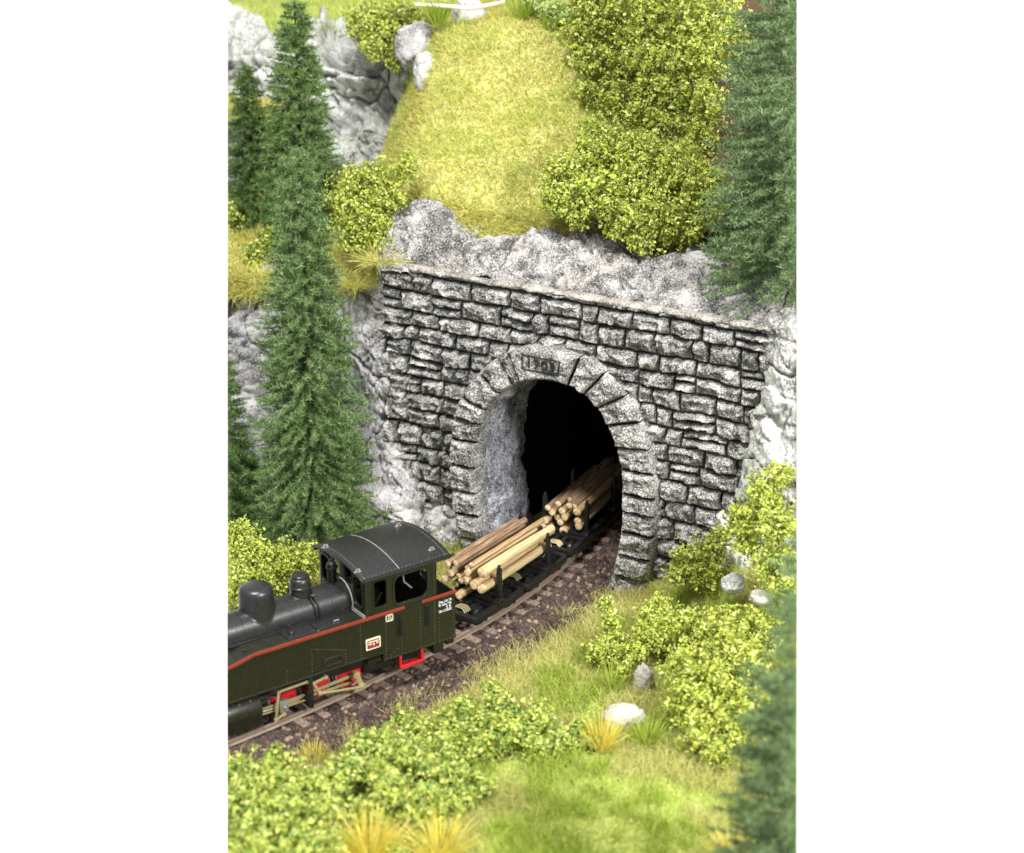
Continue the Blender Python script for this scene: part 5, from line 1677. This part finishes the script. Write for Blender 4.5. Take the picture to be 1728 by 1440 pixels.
# thin the first rows where stones still show
po = track_off(P[:, 0], P[:, 1]); k_ = (po < -1.3) | (rng.random(len(po)) < sstep(1.45, 2.15, po))
grass('trackside_grass', P[k_], nn_[k_], 0.27, 0.0085, M['grass_dry'], 0.42)
mead = vis & (GOFF > 3.0)
P, nn_ = sample_grid(GG, 60000, mead.astype(float))
grass('meadow_grass', P, nn_, 0.21, 0.0085, M['grass_green'], 1.0)
ptch = sstep(0.52, 0.62, fbm(GG * 0.8 + 3, 3))
P, nn_ = sample_grid(GG, 20000, mead * ptch)
grass('meadow_straw', P, nn_, 0.38, 0.0085, M['grass_dry'], 0.55)
P, nn_ = sample_grid(GG, 16000, mead * (1 - ptch) * (fbm(GG * 1.9 + 9, 2) > 0.48))
grass('meadow_tall_grass', P, nn_, 0.44, 0.0095, M['tuft_green'], 0.45)
fringe = vis & (GOFF > 1.35) & (GOFF < 2.0) & (GY < 39.5)
P, nn_ = sample_grid(GG, 2600, fringe * (fbm(GG * 1.4, 2) > 0.5))
grass('ballast_edge_grass', P, nn_, 0.42, 0.008, M['grass_dry'], 0.40)
bank = vis & (GOFF > 1.8) & (GX > 2.6) & (GY > 34)
P, nn_ = sample_grid(GG, 9000, bank.astype(float))
grass('bank_grass', P, nn_, 0.25, 0.010, M['grass_dry'], 0.5)


# ---- tufts
def tuft(label, p, n, h, spread, mat, width=0.012, fan=0.55, droop=0.0, group='single grass tufts'):
    p = np.asarray(p)
    a = rng.uniform(0, 2 * math.pi, n); r = spread * 0.35 * np.sqrt(rng.random(n))
    pts = p + np.stack([np.cos(a) * r, np.sin(a) * r, np.zeros(n)], -1)
    out = np.stack([np.cos(a), np.sin(a), np.zeros(n)], -1)
    d = unit(np.array([0, 0, 1.0]) * (1 - droop * 1.6) + out * fan * rng.uniform(0.1, 1.2, (n, 1)) + rng.normal(0, 0.10, (n, 3)))
    L = h * rng.uniform(0.6, 1.15, (n, 1)); side = unit(np.cross(d, rng.normal(0, 1, (n, 3)))) * width
    arch = out * L * 0.18 * fan + np.array([0, 0, -0.10]) * L * fan
    m1 = pts + d * L * 0.4 + arch * 0.15; m2 = pts + d * L * 0.75 + arch * 0.5; tip = pts + d * L + arch * 1.2
    v = np.stack([pts - side, pts + side, m1 - side * 0.9, m1 + side * 0.9, m2 - side * 0.6, m2 + side * 0.6, tip], 1)
    q = np.arange(n)[:, None] * 7
    f = np.concatenate([q + t_ for t_ in ([0, 1, 3], [0, 3, 2], [2, 3, 5], [2, 5, 4], [4, 5, 6])], 0)
    v, f, _ = trim_np(v.reshape(-1, 3), f)
    o = np_mesh('grass_tuft', v - p, f, M[mat]); o.location = p
    return tag(o, label, 'grass tuft', group)


def on_ground(px, py):
    z = 0.0
    for _ in range(8):
        p = at_z(px, py, z); z = float(ground_h(np.array([[p[0]]]), np.array([[p[1]]]))[0, 0])
    return p


tuft('golden yellow tuft in front of the white boulder', on_ground(1015, 1268), 170, 0.85, 0.34, 'tuft_yellow', 0.013, 0.62)
tuft('green tuft to the right of the white boulder', on_ground(1092, 1262), 130, 0.72, 0.30, 'tuft_green', 0.011, 0.6)
tuft('green tuft below the upright little bush', on_ground(1035, 1170), 150, 0.75, 0.36, 'tuft_green', 0.010, 0.6)
tuft('fine green tuft on the bank at the right foot of the portal', on_ground(1150, 1035), 150, 0.62, 0.40, 'tuft_green', 0.010, 0.45)
tuft('large yellow tuft at the bottom edge left of centre', on_ground(622, 1462), 300, 1.15, 0.55, 'tuft_yellow', 0.013, 0.70)
tuft('yellow tuft at the bottom edge beside the large one, nearer the centre', on_ground(742, 1452), 220, 0.95, 0.50, 'tuft_yellow', 0.012, 0.75)
tuft('yellow tuft at the bottom edge near the foreground fir', on_ground(1235, 1470), 220, 0.85, 0.50, 'tuft_yellow', 0.012, 0.65)
tuft('dry yellow tuft at the edge of the ballast behind the corner bush', on_ground(530, 1290), 120, 0.50, 0.40, 'tuft_yellow', 0.010, 0.6)
tuft('straw coloured tuft at the left edge below the engine cylinder', on_ground(395, 1300), 60, 0.5, 0.30, 'tuft_yellow', 0.009, 0.6)
tuft('fresh green tuft on the hill crest left of the grey stump', at_y(738, 42, 48.6), 170, 0.95, 0.6, 'tuft_green', 0.014, 0.6)
tuft('fresh green tuft on the hill crest right of the grey stump', at_y(882, 36, 48.4), 130, 0.85, 0.45, 'tuft_green', 0.014, 0.6)
tuft('green tuft at the foot of the pale green plant', at_y(930, 50, 47.9), 90, 0.5, 0.3, 'tuft_green', 0.013, 0.6)
tuft('green tuft on the cliff top beside the tallest fir tip', at_y(560, 75, 52.3), 110, 0.9, 0.5, 'tuft_green', 0.016, 0.6)
tuft('green tuft on the cliff top left of the slender fir', at_y(485, 70, 52.4), 110, 0.8, 0.6, 'tuft_green', 0.016, 0.6)
tuft('yellow grass hanging over the left end of the portal coping', at_y(640, 440, 43.2), 320, 0.62, 0.9, 'grass_hill', 0.007, 0.55, 0.55)
tuft('yellow grass hanging beside the tall fir on the rock', at_y(600, 480, 43.9), 320, 0.62, 0.9, 'grass_hill', 0.007, 0.55, 0.5)
tuft('olive grass at the left foot of the portal arch behind the cab', on_ground(755, 925), 190, 0.52, 0.75, 'tuft_green', 0.008, 0.7)


# ---- stones, stump and stick
def boulder(label, p, r, sc, seed, mat='boulder', name='boulder', cat='boulder', group=None):
    bm = bmesh.new(); bmesh.ops.create_icosphere(bm, subdivisions=5, radius=1.0)
    co = np.array([v_.co[:] for v_ in bm.verts])
    q = co * 1.1 + seed * 5.3
    d = 1 + 0.55 * (fbm(q, 3) - 0.5) - 0.25 * (fbm(q * 1.9, 3, True) - 0.6) + 0.07 * (fbm(q * 7, 3) - 0.5)
    co = co * d[:, None] * np.array(sc) * r
    fs = np.array([[v_.index for v_ in f_.verts] for f_ in bm.faces]); bm.free()
    v, f, _ = trim_np(co + np.asarray(p), fs)
    o = np_mesh(name, v - np.asarray(p), f, M[mat], None, True); o.location = p
    return tag(o, label, cat, group)


def og(px, py, dz=0.0): return on_ground(px, py) + np.array([0, 0, dz])
GB = 'pale stones on the right bank'
boulder('white rounded boulder beside the golden yellow tuft', og(1050, 1220, 0.10), 0.36, (1.2, 0.9, 0.85), 1, group=GB)
boulder('tall pale stone standing behind the green tuft', og(1085, 1165, 0.25), 0.30, (0.75, 0.7, 1.35), 2, group=GB)
boulder('small white stone at the edge of the upright little bush', og(1078, 1110, 0.35), 0.22, (0.8, 0.8, 1.2), 3, group=GB)
boulder('white stone between the big lime bush and the right fir', at_y(1283, 1008, 34.9), 0.22, (1.0, 0.8, 0.85), 4, group=GB)
boulder('grey stone half buried in the bank below the small twiggy bush', at_y(1238, 985, 36.2), 0.26, (1.0, 0.8, 0.9), 5, 'cliff', group=GB)
boulder('large grey rock on the cliff edge under the dark yellow bush', at_y(705, 80, 49.3), 0.60, (0.95, 0.8, 1.1), 7, 'cliff_cool')
boulder('pale rock at the left shoulder of the grassy hill', at_y(722, 125, 48.2), 0.45, (0.8, 0.8, 1.3), 8, 'cliff')
boulder('grey stump of stone on the hill crest under the bare stick', at_y(790, 28, 49.2), 0.50, (0.9, 0.8, 1.2), 9, 'cliff', 'stone')
mb = MB()
sp = [at_y(700, 8, 48.3), at_y(745, 10, 48.3), at_y(790, 14, 48.3), at_y(820, 10, 48.4), at_y(852, 3, 48.4)]
mb.tube([Vector(p) for p in sp], [0.04, 0.05, 0.06, 0.055, 0.04], 8)
M['stick'] = paint('bare_stick', (0.62, 0.54, 0.46), 0.8, 0.2)
tag(mb.build('stick', M['stick']), 'bare pale stick lying across the hill crest', 'stick')
close_sides(M['soil'])
